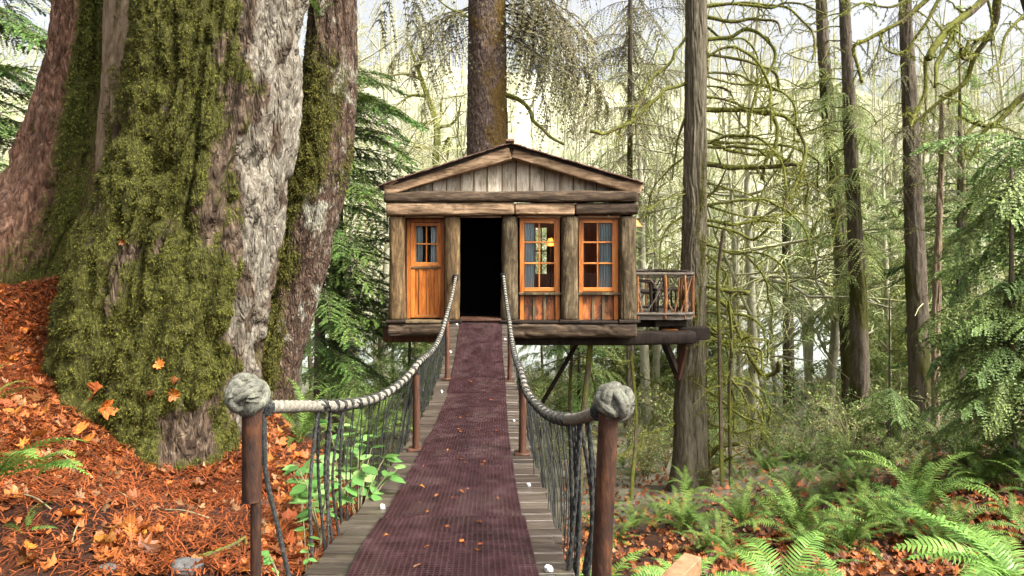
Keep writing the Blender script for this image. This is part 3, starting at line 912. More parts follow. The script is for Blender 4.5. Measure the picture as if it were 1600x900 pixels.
hp("gable_backing", G().add(gb, np.array([[0, 1, 2]])), M['dark'], smooth=False)

# floor, walls, underside
hp("floor", one(box2((cx(606), Y0 - 0.08, cz(503.4)), (cx(994), YB - 0.05, cz(510)), 0.01)), M['dark'])
hp("ledge", one(box2((cx(633) - 0.01, Y0 - 0.19, cz(499.6)), (cx(694), Y0 + 0.1, cz(503.2)), 0.008)), M['batten'])
hp("ledge", one(box2((cx(809), Y0 - 0.19, cz(500.2)), (cx(967), Y0 + 0.1, cz(503.6)), 0.008)), M['dark'])
hp("doorstep", one(box2((cx(719), Y0 - 0.17, cz(496.4)), (cx(783), Y0 + 0.2, cz(500.6)), 0.01)), M['redwood'])
hp("sill_log", one(log((cx(608), Y0 - 0.02, cz(514)), (cx(716), Y0 - 0.02, cz(512.5)), 0.19, 0.125, 250, 4.0, 50, 32, 0.03)), M['beam_dark'])
hp("sill_log", one(log((cx(786), Y0 - 0.02, cz(515.5)), (cx(992), Y0 - 0.02, cz(514)), 0.19, 0.135, 251, 4.0, 90, 32, 0.04)), M['beam_dark'])
hp("cross_beam", one(log((cx(597), Y0 + 0.25, cz(524.5)), (cx(700), Y0 + 0.25, cz(526)), 0.16, 0.14, 252, 5, 40, 20, 0.012)), M['redwood'])
hp("cross_beam", one(log((cx(700), Y0 + 0.27, cz(533)), (cx(1092), Y0 + 0.30, cz(530.5)), 0.16, 0.125, 253, 5, 80, 20, 0.01)), M['dark'])
for yy in (13.6, 14.4, 15.1):
    hp("joist", one(log((cx(604), yy, cz(522)), (cx(996), yy, cz(522)), 0.08, 0.12, int(yy * 10), 5, 20, 14, 0.006)), M['dark'])
hp("side_wall", one(box2((cx(610), Y0 + 0.2, cz(503)), (cx(613), YB - 0.1, cz(320)), 0.004)), M['inside'])
hp("side_wall", one(box2((cx(987), Y0 + 0.2, cz(503)), (cx(990), YB - 0.1, cz(320)), 0.004)), M['inside'])
hp("ceiling", one(box2((cx(606), Y0 + 0.12, cz(322)), (cx(994), YB - 0.05, cz(318)), 0.004)), M['inside'])
# back wall with a window opening
yb = YB - 0.09
wx0, wx1, wz0, wz1 = 0.95, 1.20, 0.72, 1.75
for a, b in (((cx(614), cz(503)), (wx0, cz(323))), ((wx1, cz(503)), (cx(986), cz(323))), ((wx0 + .002, cz(503)), (wx1 - .002, wz0)), ((wx0 + .002, wz1), (wx1 - .002, cz(323)))):
    hp("back_wall", one(box2((a[0], yb, a[1]), (b[0], yb + 0.05, b[1]), 0.003)), M['inside'])
bw = hp("back_window", one(box2((wx0, yb - 0.02, (wz0 + wz1) / 2 - 0.015), (wx1, yb - 0.002, (wz0 + wz1) / 2 + 0.015), 0.003)).add(*box2(((wx0 + wx1) / 2 - 0.015, yb - 0.024, wz0), ((wx0 + wx1) / 2 + 0.015, yb - 0.006, wz1), 0.003)), M['cedar'])
# porch behind the opening, panels coloured near black for its shade
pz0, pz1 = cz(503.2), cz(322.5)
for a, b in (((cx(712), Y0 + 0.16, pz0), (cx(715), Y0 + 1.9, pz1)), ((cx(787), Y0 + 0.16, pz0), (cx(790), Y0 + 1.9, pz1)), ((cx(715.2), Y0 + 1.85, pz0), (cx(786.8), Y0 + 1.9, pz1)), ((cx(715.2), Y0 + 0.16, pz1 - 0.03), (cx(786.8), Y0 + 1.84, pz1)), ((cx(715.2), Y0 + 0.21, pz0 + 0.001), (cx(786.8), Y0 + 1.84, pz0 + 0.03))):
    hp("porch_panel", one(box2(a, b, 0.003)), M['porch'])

def curtain(x0, x1, z0, z1, y, parent, folds=5):
    n = folds * 8
    t = np.linspace(0, 1, n)
    X = x0 + (x1 - x0) * t
    Yv = y + 0.018 * np.sin(t * folds * 2 * math.pi)
    rows = np.linspace(0, 1, 6)
    V = np.stack([np.stack([X + 0.008 * math.sin(3 * r), Yv + 0.006 * np.sin(t * 9 + r * 3), np.full(n, z0 + (z1 - z0) * r)], -1) for r in rows])
    return ob("curtain", G().add(V, grid_faces(6, n, False)), M['curtain'], parent)

# left door
yd = Y0 + 0.16
x0, x1 = cx(633.5), cx(693.5)
hp("door_surround", one(box2((x0, yd - 0.03, cz(499)), (cx(640), yd + 0.05, cz(341)), 0.004)).add(*box2((cx(687.6), yd - 0.03, cz(499)), (x1, yd + 0.05, cz(341)), 0.004)).add(*box2((cx(640) + .002, yd - 0.026, cz(347)), (cx(687.6) - .002, yd + 0.05, cz(341)), 0.004)), M['door'])
dr = hp("door", one(box2((cx(640.5), yd + 0.028, cz(498.5)), (cx(687.3), yd + 0.055, cz(420)), 0.003)), M['door'])
for a, b, c, d_ in ((640.4, 646.5, 347.6, 498), (683.2, 687.4, 347.6, 498)):
    ob("stile", one(box2((cx(a), yd - 0.004, cz(d_)), (cx(b), yd + 0.028, cz(c)), 0.004)), M['door'], dr)
ob("rail", one(box2((cx(646.6), yd - 0.002, cz(353)), (cx(683.1), yd + 0.03, cz(347.8)), 0.004)), M['cedar_h'], dr)
ob("rail", one(box2((cx(645.2), yd - 0.010, cz(417)), (cx(684.4), yd + 0.03, cz(410.2)), 0.004)), M['cedar_h'], dr)
ob("rail", one(box2((cx(639.8), yd - 0.022, cz(420)), (cx(688), yd + 0.03, cz(417.2)), 0.003)), M['batten'], dr)
ob("rail", one(box2((cx(646.6), yd - 0.002, cz(498.2)), (cx(683.1), yd + 0.028, cz(493)), 0.004)), M['cedar_h'], dr)
for a, b in ((646.6, 652), (652.6, 664.6), (665.2, 677), (677.6, 683.1)):
    ob("door_panel", one(box2((cx(a), yd + 0.012 + RNG.random() * 0.006, cz(493)), (cx(b), yd + 0.027, cz(420)), 0.004)), M['door'], dr)
for a in (655, 671):
    ob("batten", one(box2((cx(a - 1.7), yd - 0.004, cz(492.6)), (cx(a + 1.7), yd + 0.012, cz(420.3)), 0.003)), M['door'], dr)
ob("stile", one(box2((cx(646.7), yd + 0.0, cz(410)), (cx(648.6), yd + 0.02, cz(353.2)), 0.003)), M['cedar'], dr)
ob("stile", one(box2((cx(681), yd + 0.0, cz(410)), (cx(683), yd + 0.02, cz(353.2)), 0.003)), M['cedar'], dr)
ob("muntin", one(box2((cx(664.0), yd + 0.002, cz(410)), (cx(666.0), yd + 0.018, cz(353.2)), 0.003)), M['cedar'], dr)
for xa, xb in ((648.7, 663.9), (666.1, 680.9)):
    ob("muntin", one(box2((cx(xa), yd + 0.002, cz(382.3)), (cx(xb), yd + 0.018, cz(380)), 0.003)), M['cedar_h'], dr)
    for ya, yb2 in ((353.4, 379.9), (382.4, 409.9)):
        ob("pane", one(box2((cx(xa), yd + 0.008, cz(yb2)), (cx(xb), yd + 0.013, cz(ya)), 0.001)), M['glass'], dr)
curtain(cx(647.5), cx(658), cz(411), cz(352), yd + 0.10, dr, 3)
curtain(cx(671), cx(682.5), cz(411), cz(352), yd + 0.10, dr, 3)
ob("door_back", one(box2((cx(640.5), yd + 0.30, cz(420)), (cx(687.3), yd + 0.32, cz(345)), 0.002)), M['dark'], dr)

# two sash windows with panelled aprons
def sash(a, b, gl, cl):
    xa, xb = cx(a), cx(b)
    yw = Y0 + 0.03
    win = hp("window", one(box2((xa, yw - 0.03, cz(343.6)), (xb, yw + 0.06, cz(337.9) - 0.002), 0.004)), M['cedar_h'])
    tag(win, None)
    lx, rx_ = cx(gl[0]), cx(gl[1])
    for u0, u1 in ((xa + 0.002, xa + 0.075), (xb - 0.085, xb - 0.002)):
        ob("casing", one(box2((u0, yw - 0.02, cz(500)), (u1, yw + 0.05, cz(343.8)), 0.004)), M['cedar'], win)
    for u0, u1 in ((xa + 0.077, lx - 0.045), (rx_ + 0.045, xb - 0.087)):
        if u1 - u0 > 0.01:
            ob("casing", one(box2((u0, yw - 0.002, cz(457)), (u1, yw + 0.05, cz(343.8)), 0.003)), M['log'] if u1 > cx(890) and False else M['cedar'], win)
    for u0, u1 in ((lx - 0.043, lx), (rx_, rx_ + 0.043)):
        ob("stile", one(box2((u0, yw - 0.012, cz(455.6)), (u1, yw + 0.045, cz(344)), 0.004)), M['cedar'], win)
    ob("rail", one(box2((lx + .001, yw - 0.009, cz(348.4)), (rx_ - .001, yw + 0.045, cz(344)), 0.004)), M['cedar_h'], win)
    ob("rail", one(box2((lx + .001, yw - 0.009, cz(455.6)), (rx_ - .001, yw + 0.045, cz(449.4)), 0.004)), M['cedar_h'], win)
    ob("sill", one(box2((xa - 0.02, yw - 0.085, cz(460.6)), (xb + 0.02, yw + 0.05, cz(457.0)), 0.006)), M['log_old'], win)
    mx = (lx + rx_) / 2
    ob("muntin", one(box2((mx - 0.014, yw + 0.004, cz(449.3)), (mx + 0.014, yw + 0.03, cz(348.5)), 0.004)), M['cedar'], win)
    zz = [348.5, 378.5, 411.5, 449.3]
    for s0, s1 in ((lx, mx - 0.0145), (mx + 0.0145, rx_)):
        for k in (1, 2):
            ob("muntin", one(box2((s0 + .001, yw + 0.002, cz(zz[k] + 1.4)), (s1 - .001, yw + 0.028, cz(zz[k] - 1.4)), 0.004)), M['cedar_h'], win)
        for k in range(3):
            ob("pane", one(box2((s0, yw + 0.014, cz(zz[k + 1] - 1.4)), (s1, yw + 0.019, cz(zz[k] + 1.4)), 0.001)), M['glass'], win)
    for c0, c1, f in cl:
        curtain(cx(c0), cx(c1), cz(452), cz(345), yw + 0.075, win, f)
    # apron boards and battens
    n = 3 if a < 900 else 3
    e = np.linspace(xa + 0.078, xb - 0.088, n + 1)
    for k in range(n):
        ob("apron_board", one(box2((e[k] + 0.002, yw + 0.02 + 0.004 * k, cz(500)), (e[k + 1] - 0.002, yw + 0.045, cz(460.8)), 0.003)), M['board'], win)
        if k:
            ob("batten", one(box2((e[k] - 0.025, yw, cz(500)), (e[k] + 0.025, yw + 0.02, cz(460.9)), 0.004)), M['batten'], win)
    return win
w1 = sash(812, 875, (819.5, 866), ((817, 835, 4),))
w2 = sash(904.5, 966.5, (911.5, 957), ((937, 958, 5), (907, 913, 2)))
# filler behind column joints
for a, b in ((600, 634.5), (692.5, 716), (786, 813), (864, 906), (965, 990)):
    hp("wall_filler", one(box2((cx(a) + 0.09, Y0 + 0.13, cz(503)), (cx(b), Y0 + 0.155, cz(322.6)), 0.002)), M['dark'])
hp("wall_filler", one(box2((cx(634), Y0 + 0.225, cz(503)), (cx(640.3), Y0 + 0.25, cz(322.6)), 0.002)).add(*box2((cx(687.5), Y0 + 0.225, cz(503)), (cx(693), Y0 + 0.25, cz(322.6)), 0.002)), M['dark'])

# lamp inside behind the first window
lp = thing("table_lamp", (1.20, 14.2, 0.0), "small lit orange lamp glowing inside the left sash window", "lamp")
L0 = np.array([1.20, 14.2, 0])
lg = G().add(*tube([L0 + (0, 0, 0.02), L0 + (0, 0, 0.05)], [0.12, 0.10], 14)).add(*tube([L0 + (0, 0, 0.05), L0 + (0, 0, 1.38)], 0.015, 8))
ob("stem", lg, M['dark'], lp)
ob("lamp_shade", G().add(*tube([L0 + (0, 0, 1.36), L0 + (0, 0, 1.52)], [0.10, 0.05], 16)), M['glow'], lp)
pl = bpy.data.lights.new("lamp_bulb", 'POINT'); pl.energy = 5; pl.color = (1, 0.5, 0.18); pl.shadow_soft_size = 0.08
plo = bpy.data.objects.new("lamp_bulb", pl); COL.objects.link(plo); plo.parent = lp; plo.location = (0, -0.22, 1.45)
# outside lantern on the right side wall
ln = thing("lantern", (cx(990) + 0.02, Y0 + 0.35, cz(352)), "small copper lantern shade under the right eave of the cabin", "lantern")
q = np.array([cx(990) + 0.10, Y0 + 0.35, cz(352)])
ob("shade", G().add(*tube([q + (0, 0, -0.02), q + (0, 0, 0.12)], [0.15, 0.03], 12)), M['door'], ln)
ob("bracket", G().add(*bar(q + (-0.12, 0, 0.13), q + (0.02, 0, 0.13), 0.02, 0.02)), M['dark'], ln)

# balcony (a part of the treehouse)
bx0, bx1, by0, by1 = cx(994) + 0.03, P(1089, 0, 13.0)[0], 12.95, 14.6
zd = cz(496)
def brow(t):
    """rounded outer edge from the front wall corner round to the back"""
    pts = [(bx0, by0), (bx0 + 0.35, by0 - 0.0), (bx1 - 0.28, by0 + 0.02), (bx1 - 0.06, by0 + 0.14), (bx1, by0 + 0.45), (bx1 - 0.02, by0 + 0.9), (bx1 - 0.28, by0 + 1.3), (bx0, by0 + 1.45)]
    return catmull([(a, b, 0) for a, b in pts], t)
edge = brow(60)
outer = np.concatenate([edge + (0, 0, zd), edge + (0, 0, zd - 0.075)])
n = len(edge)
gdk = G()
cen = np.array([[bx0, by0 + 0.7, zd], [bx0, by0 + 0.7, zd - 0.075]])
V = np.concatenate([outer, cen])
i = np.arange(n - 1)
gdk.add(V, [np.stack([i, i + 1, np.full(n - 1, 2 * n)], -1), np.stack([i + 1, i, np.full(n - 1, 2 * n + 1)], -1)[:, [0, 1, 2]] + np.array([n, n, 0]), np.stack([i + n, i + n + 1, i + 1, i], -1)])
balc = hp("balcony", gdk, M['greyrail'], smooth=False)
ob("rim", G().add(*tube(edge * (1, 1, 0) + (0.0, -0.012, zd + 0.035), 0.03, 8)), M['greyrail'], balc)
zr = EZ + (VY - 428) / F * 13.0
ob("handrail", G().add(*tube(edge * (1, 1, 0) + (0, 0, zr), 0.032 + 0.004 * np.sin(np.arange(n)), 8)), M['greyrail'], balc)
ob("handrail", G().add(*tube(edge * (1, 1, 0) + (0, 0.02, zr - 0.06), 0.016, 7)), M['greyrail'], balc)
for t in (0.02, 0.17, 0.30, 0.385, 0.42, 0.50, 0.60, 0.72, 0.86):
    q = edge[int(t * (n - 1))]
    rr = 0.032 if t in (0.17, 0.385) else 0.022
    ob("post", G().add(*tube(catmull([q + (0, 0, zd - 0.05), q + (RNG.normal(0, .012), 0, zd + 0.4), q + (0, 0, zr)], 8), rr, 8)), M['twigrail'], balc)
rg = np.random.default_rng(5)
for k in range(36):
    a = rg.uniform(0.0, 0.97); b = np.clip(a + rg.uniform(-0.14, 0.14), 0, 0.99)
    q0, q1 = edge[int(a * (n - 1))], edge[int(b * (n - 1))]
    mid = (q0 + q1) / 2 + rg.normal(0, 0.03, 3) * (1, 1, 0)
    ob("branch_baluster", G().add(*tube(catmull([q0 + (0, 0.015, zd), mid + (0, 0.015, (zd + zr) / 2 + rg.normal(0, 0.05)), q1 + (0, 0.015, zr)], 9), 0.011 + 0.006 * rg.random(), 6)), M['greyrail' if k % 3 else 'twigrail'], balc)
for yy in (13.3, 13.9):
    ob("joist", G().add(*bar((bx0 - 0.3, yy, zd - 0.17), (bx1 - 0.12, yy, zd - 0.17), 0.09, 0.17)), M['dark'], balc)
ob("joist", G().add(*bar((bx0 + 0.4, by0 + 0.12, zd - 0.15), (bx1 - 0.15, by0 + 0.30, zd - 0.15), 0.08, 0.14)), M['dark'], balc)
# tree bracket beams
ob("tree_beam", G().add(*log(P(1032, 521, 13.45), P(1106, 520, 13.55), 0.12, 0.125, 270, 12, 30, 24, 0.006)), M['dark'], balc)
ob("tree_beam_end", G().add(*cbox(P(1047, 522, 13.30), (0.30, 0.10, 0.20), 0.01)), M['cedar_h'], balc)
hp("knee_brace", G().add(*bar(P(1038, 534, 13.5), P(1060, 588, 13.75), 0.13, 0.10)), M['dark'])
hp("knee_brace", G().add(*bar(P(1072, 534, 13.6), P(1058, 592, 13.72), 0.13, 0.12)), M['redwood'])
hp("diagonal_strut", G().add(*tube([P(902, 536, 13.5), P(846, 632, 13.9)], 0.045, 8)), M['dark'])

def twig_chair(loc, rz, label):
    t = thing("chair", loc, label, "chair", None, rz)
    sub = lambda nm, Vf: ob(nm, G().add(*Vf), M['dark'], t, origin=(0, 0, 0))
    sub("seat", cbox((0, 0, 0.42), (0.5, 0.48, 0.05), 0.01, (0.12, 0, 0)))
    for sx in (-0.23, 0.23):
        sub("leg", tube([(sx, -0.22, 0), (sx, -0.2, 0.6)], 0.03, 8))
        sub("leg", tube([(sx, 0.27, 0), (sx, 0.18, 0.45), (sx, 0.26, 1.0)], 0.03, 8))
        sub("armrest", bar((sx, -0.24, 0.61), (sx, 0.25, 0.64), 0.06, 0.03))
    for k in range(5):
        sub("back_slat", bar((-0.18 + 0.09 * k, 0.20, 0.45), (-0.18 + 0.09 * k, 0.28, 1.0), 0.05, 0.02, up=(0, 1, 0)))
    return t
twig_chair((bx0 + 0.27, 13.6, zd), R(70), "dark wooden chair on the balcony beside the cabin wall")
tt = thing("small_table", (bx0 + 0.72, 13.55, zd), "small dark table standing on the balcony", "table")
ob("table_top", one(cbox((bx0 + 0.72, 13.55, zd + 0.46), (0.42, 0.42, 0.035), 0.006)), M['dark'], tt)
for sx in (-0.16, 0.16):
    for sy in (-0.16, 0.16):
        ob("leg", G().add(*tube([(bx0 + 0.72 + sx * 1.2, 13.55 + sy * 1.2, zd), (bx0 + 0.72 + sx, 13.55 + sy, zd + 0.44)], 0.018, 6)), M['dark'], tt)

# ------------------------------------------------------------------ suspension bridge
_pf = np.polyfit([1.2, 2.86, 4.5, 6.07, 8.05, 9.56, 11.0, 11.95, 12.62], np.array([-1.28, -1.42, -1.67, -1.86, -2.02, -2.05, -1.93, -1.76, -1.56]) + EZ, 5)
def zb(y): return np.polyval(_pf, y)
BXL, BXR, MXL, MXR = -0.79, 0.33, -0.60, 0.16
bridge = thing("footbridge", (-0.22, 1.3, float(zb(1.3))), "narrow plank suspension footbridge with rope handrails leading to the cabin", "bridge")
def bp(name, g, mat, parent=None, **k): return ob(name, g, mat, parent or bridge, **k)
yv = 1.3
while yv < 12.5:
    wd = 0.138
    sl = math.atan(float(np.polyval(np.polyder(_pf), yv)))
    o = bp("plank", one(cbox(((BXL + BXR) / 2 + RNG.normal(0, 0.01), yv, float(zb(yv)) - 0.02 + RNG.normal(0, 0.0015)), (BXR - BXL + RNG.normal(0, 0.012), wd - 0.006, 0.04), 0.004, (sl + RNG.normal(0, 0.004), RNG.normal(0, 0.003), RNG.normal(0, 0.004)))), M['plank'])
    yv += wd
yy = np.linspace(1.3, 12.55, 60)
for xx in (BXL + 0.12, BXR - 0.12):
    bp("cable", G().add(*tube(np.stack([np.full(60, xx), yy, zb(yy) - 0.075], -1), 0.03, 8)), M['rust'])

railL = catmull([(-.86, 2.4, -.60), (-.835, 2.9, -.72), (-.79, 3.68, -.905), (-.74, 4.56, -1.06), (-.68, 5.45, -1.115), (-.655, 5.9, -1.105), (-.65, 7.3, -1.22), (-.655, 8.67, -1.235), (-.66, 9.75, -1.125), (-.665, 10.9, -1.0), (-.68, 12.55, -.74)], 900) + (0, 0, EZ)
railR = catmull([(.415, 2.4, -.60), (.37, 3.0, -.80), (.33, 3.65, -.965), (.295, 4.37, -1.09), (.25, 5.2, -1.16), (.238, 5.75, -1.14), (.235, 7.0, -1.25), (.235, 8.36, -1.28), (.23, 9.65, -1.17), (.22, 10.8, -1.06), (.195, 12.55, -.72)], 900) + (0, 0, EZ)
railL[:, 2] += 0.0
def rope_mesh(path, r, k=14, twist=170):
    n = len(path)
    return tube(path, r, k, True, lambda i, th, rad: rad * 0.24 * (np.abs(np.sin(1.5 * th + i / n * twist * math.pi)) - 0.6))
def spiral(path, r, turns, wr, i0=0, i1=None, k=5):
    seg = path[i0:i1]
    T, A, B = frames(seg)
    n = turns * 10
    t = np.linspace(0, len(seg) - 1, n)
    ii = t.astype(int)
    a = np.linspace(0, turns * 2 * math.pi, n)
    pp = seg[ii] + r * (np.cos(a)[:, None] * A[ii] + np.sin(a)[:, None] * B[ii])
    return tube(pp, wr, k)
for side, path in ((0, railL), (1, railR)):
    rp = bp("handrail_rope", G().add(*rope_mesh(path, 0.0245)), M['hemp'])
    ypos = path[:, 1]
    idx, ang, rad_ = [int(np.searchsorted(ypos, 3.1))], [0.0], [0.024]
    yl = 3.25
    while yl < 12.4:                                   # one running cord, hitched twice round the rope at each net cord
        i_ = int(np.searchsorted(ypos, yl))
        for e in range(21):
            idx.append(i_ - 2 + e * 0.22); ang.append(ang[-1] + (0.628 if e else 1.6)); rad_.append(0.0285)
        yl += RNG.uniform(0.13, 0.19)
    T_, A_, B_ = frames(path)
    ii = np.clip(np.round(idx).astype(int), 0, len(path) - 1)
    fi = np.clip(np.array(idx), 0, len(path) - 1)
    cc = np.stack([np.interp(fi, np.arange(len(path)), path[:, k_]) for k_ in range(3)], -1)
    an = np.array(ang)[:, None]; rq = np.array(rad_)[:, None]
    g = G().add(*tube(cc + rq * (np.cos(an) * A_[ii] + np.sin(an) * B_[ii]), 0.006, 5))
    ob("cord_lashing", g, M['cord'], rp)
    ob("cord_lashing", G().add(*spiral(path, 0.030, 6, 0.010, 3, 17)), M['cord'], rp)

# rope net cords
for side, path, xe in ((0, railL, BXL - 0.02), (1, railR, BXR + 0.02)):
    yl = 3.2 if side == 0 else 2.95
    k = 0
    ypos = path[:, 1]
    while yl < 12.3:
        q = path[int(np.searchsorted(ypos, yl))]
        for s_ in (-1, 1):
            yb_ = np.clip(yl + s_ * RNG.uniform(0.05, 0.16), 2.0, 12.4)
            low = np.array([xe + RNG.normal(0, 0.012), yb_, zb(yb_) - RNG.uniform(0.02, 0.10)])
            if side == 1 and yl < 5.4:
                low = low + (0.02 + RNG.normal(0, 0.03), 0, -RNG.uniform(0.02, 0.25))
            mid = (q + low) / 2 + (RNG.normal(0, 0.012) + (0.02 if side else -0.02), RNG.normal(0, 0.03), 0)
            r_ = (0.006 if k < 3 else 0.0034) * RNG.uniform(0.85, 1.15)
            if k < 3:
                cp = catmull([q + (0, 0, 0.02), mid, low], 120)
                bp("net_cord", G().add(*tube(cp, r_, 8, True, lambda i, th, rad: rad * 0.3 * np.abs(np.sin(th + i * 0.55)))), M['cord'])
            else:
                bp("net_cord", G().add(*tube(catmull([q + (0, 0, 0.02), mid, low], 10), r_, 5)), M['cord'])
        k += 1
        yl += RNG.uniform(0.13, 0.17) * (1.35 if side == 0 and yl < 4.2 else 1)
for k in range(7):                                     # loose bundle by the right near post
    q = railR[int(np.searchsorted(railR[:, 1], 2.75 + 0.07 * k))]
    low = q + (-0.02 + RNG.normal(0, 0.03), RNG.normal(0, 0.06) + 0.05, -0.62 - RNG.random() * 0.5)
    bp("net_cord", G().add(*tube(catmull([q + (0, 0, 0.02), (q + low) / 2 + (RNG.normal(0, 0.025), 0, 0), low], 100), 0.0075, 8, True, lambda i, th, rad: rad * 0.3 * np.abs(np.sin(th + i * 0.55)))), M['cord'])
for tops in ((-0.815, 2.42, EZ - 0.63), (-0.812, 2.43, EZ - 0.65)):
    q = np.array(tops)
    bp("tie_cord", G().add(*tube(catmull([q, q + (0.0, 0.02, -0.2), q + (0.04, 0.04, -0.42), q + (0.11, 0.05, -0.75)], 40), 0.008, 6)), M['cord'])

# rail posts on the deck
for xx, yq, ztop in ((-0.665, 5.9, -1.13), (-0.655, 9.75, -1.15), (0.245, 5.72, -1.16), (0.235, 9.65, -1.19)):
    z0 = float(zb(yq))
    p_ = bp("post", G().add(*tube(catmull([(xx, yq, z0 - 0.02), (xx + 0.005, yq, (z0 + ztop + EZ) / 2), (xx, yq, ztop + EZ)], 12), 0.031, 12)), M['redwood'])
    ob("base_plate", one(cbox((xx, yq, z0 + 0.012), (0.13, 0.12, 0.022), 0.006)), M['redwood'], p_)
    ob("cord_hitch", G().add(*spiral(np.linspace((xx, yq, ztop + EZ - 0.06), (xx, yq, ztop + EZ), 12), 0.036, 3, 0.006)), M['cord'], p_)
for path in (railL, railR):                            # end tie on the cabin columns
    q = path[-1]
    bp("end_tie", G().add(*spiral(np.linspace(q + (0, 0.0, -0.05), q + (0, 0, 0.05), 12), 0.045, 4, 0.012)), M['cord'])

# knots: a ball of fat interlaced strands
def knot(c, r, seed):
    g = G()
    rg = np.random.default_rng(seed)
    uu = np.linspace(0, math.pi, 14)[1:-1]; vv = np.linspace(0, 2 * math.pi, 20)[:-1]
    ball = np.array([[math.sin(u) * math.cos(v), math.sin(u) * math.sin(v), math.cos(u)] for u in uu for v in vv]) * r * 0.80
    g.add(ball + c, grid_faces(12, 19))
    t = np.linspace(0, 2 * math.pi, 420)
    rot = np.array(Euler((0.55, 0.30, 0.6 + seed)).to_matrix())
    for off in (-0.16, 0.16):                          # a doubled strand woven three leads by four bights
        lon = 3 * t + off
        lat = 1.22 * np.sin(4 * t) + off * 0.25 * np.cos(4 * t)
        rad = r * (0.80 + 0.085 * np.sin(8 * t + 0.6))
        q = np.stack([np.cos(lat) * np.cos(lon), np.cos(lat) * np.sin(lon), np.sin(lat)], -1) * rad[:, None]
        g.add(*tube(q @ rot.T + c, r * 0.235, 16, False, lambda i, th, rd: rd * 0.10 * (np.abs(np.sin(1.5 * th + i * 0.16)) - 0.5)))
    return g
# near left: thick sleeve over a thinner pipe
pL = P(393.5, 640, 2.4); z0 = float(on(pL[0], 2.4)[2]) - 0.3
nl = bp("near_post", G().add(*tube([(pL[0], 2.4, EZ + (VY - 782) / F * 2.4), (pL[0], 2.4, pL[2])], 0.0335, 18)), M['rust'])
ob("lower_pipe", G().add(*tube([(pL[0] + 0.014, 2.4, z0), (pL[0] + 0.014, 2.4, pL[2] - 0.2)], 0.0185, 14)), M['rust'], nl)
ob("rope_knot", knot(P(385.5, 617, 2.4), 0.071, 1), M['knot'], nl)
pR = P(951, 645, 2.4)
nr = bp("near_post", G().add(*tube([P(938, 930, 2.42), pR], 0.035, 18)).add(*tube([P(936, 1200, 2.42), P(938.5, 928, 2.42)], 0.035, 18)), M['rust'])
ob("rope_knot", knot(P(960, 628, 2.4), 0.066, 2), M['knot'], nr)

# white fittings on the plank edges
for px, py, s in ((598, 795, 0.022), (826, 760, 0.022), (857, 893, 0.026), (714, 508, 0.03), (704, 551, 0.03), (690, 613, 0.028), (789, 531, 0.03), (803, 659, 0.02)):
    ysol = np.linspace(2.3, 12.6, 2000)
    i_ = np.argmin(np.abs(VY + (EZ - zb(ysol)) / ysol * F - py))
    Yq = ysol[i_]
    q = P(px, py, Yq)
    V_, F_ = cbox((q[0], Yq, float(zb(Yq)) + s * 0.45), (s * 1.1, s * 1.2, s), s * 0.3, (0.2, 0.1, 0.5), s * 0.08)
    bp("edge_fitting", G().add(V_, F_), M['white'])

# perforated rubber mats, one object per length
def rubber_mat(y0, y1, xl, xr, lift, label, first=False):
    px_, py_ = 0.0252, 0.0225
    nx, ny = int((xr - xl) / px_), int((y1 - y0) / py_)
    xs = np.linspace(xl, xr, nx + 1); ys = np.linspace(y0, y1, ny + 1)
    X0, Yv0 = np.meshgrid(xs[:-1], ys[:-1]); dx, dy = xs[1] - xs[0], ys[1] - ys[0]
    loc = np.array([[0, 0], [1, 0], [1, 1], [0, 1], [.15, .20], [.85, .20], [.85, .80], [.15, .80], [.19, .24], [.81, .24], [.81, .76], [.19, .76]])
    hz = np.array([0, 0, 0, 0, 0.0012, 0.0012, 0.0012, 0.0012, -0.016, -0.016, -0.016, -0.016])
    VX_ = X0.ravel()[:, None] + loc[None, :, 0] * dx
    VY_ = Yv0.ravel()[:, None] + loc[None, :, 1] * dy
    pp = np.stack([VX_ * 1.2, VY_ * 1.6, 0 * VX_], -1)
    wave = (vnoise(pp, 77) - 0.4) * 0.034 * np.clip((VY_ - y0) / 0.25, 0.35, 1)
    VZ_ = zb(VY_) + 0.014 + lift + wave + hz[None]
    V = np.stack([VX_ + (vnoise(np.stack([VY_ * 0.8, VY_ * 0 + 3, VY_ * 0], -1), 7) - 0.5) * 0.03, VY_, VZ_], -1).reshape(-1, 3)
    b = np.arange(nx * ny)[:, None] * 12
    quads = np.array([[0, 1, 5, 4], [1, 2, 6, 5], [2, 3, 7, 6], [3, 0, 4, 7], [4, 5, 9, 8], [5, 6, 10, 9], [6, 7, 11, 10], [7, 4, 8, 11]])
    Fq = (b[:, None, :] * 0 + b[:, :, None] + quads[None]).reshape(-1, 4)
    g = G().add(V, Fq)
    # rim skirt
    rim = np.concatenate([np.stack([xs, np.full(nx + 1, y0)], -1), np.stack([np.full(ny + 1, xr), ys], -1), np.stack([xs[::-1], np.full(nx + 1, y1)], -1), np.stack([np.full(ny + 1, xl), ys[::-1]], -1)])
    rz_ = zb(rim[:, 1]) + 0.014 + lift + (vnoise(np.stack([rim[:, 0] * 1.2, rim[:, 1] * 1.6, 0 * rim[:, 0]], -1), 77) - 0.4) * 0.034 * np.clip((rim[:, 1] - y0) / 0.25, 0.35, 1)
    rx = rim[:, 0] + (vnoise(np.stack([rim[:, 1] * 0.8, rim[:, 1] * 0 + 3, 0 * rim[:, 1]], -1), 7) - 0.5) * 0.03
    topr = np.stack([rx, rim[:, 1], rz_], -1)
    g.add(np.stack([topr, topr - (0, 0, 0.014)]), grid_faces(2, len(rim))[:, ::-1])
    o = ob("rubber_mat", g, M['mat'], origin=(-0.22, (y0 + y1) / 2, float(zb((y0 + y1) / 2))), smooth=False)
    return tag(o, label, "mat", "red rubber mats laid along the bridge")
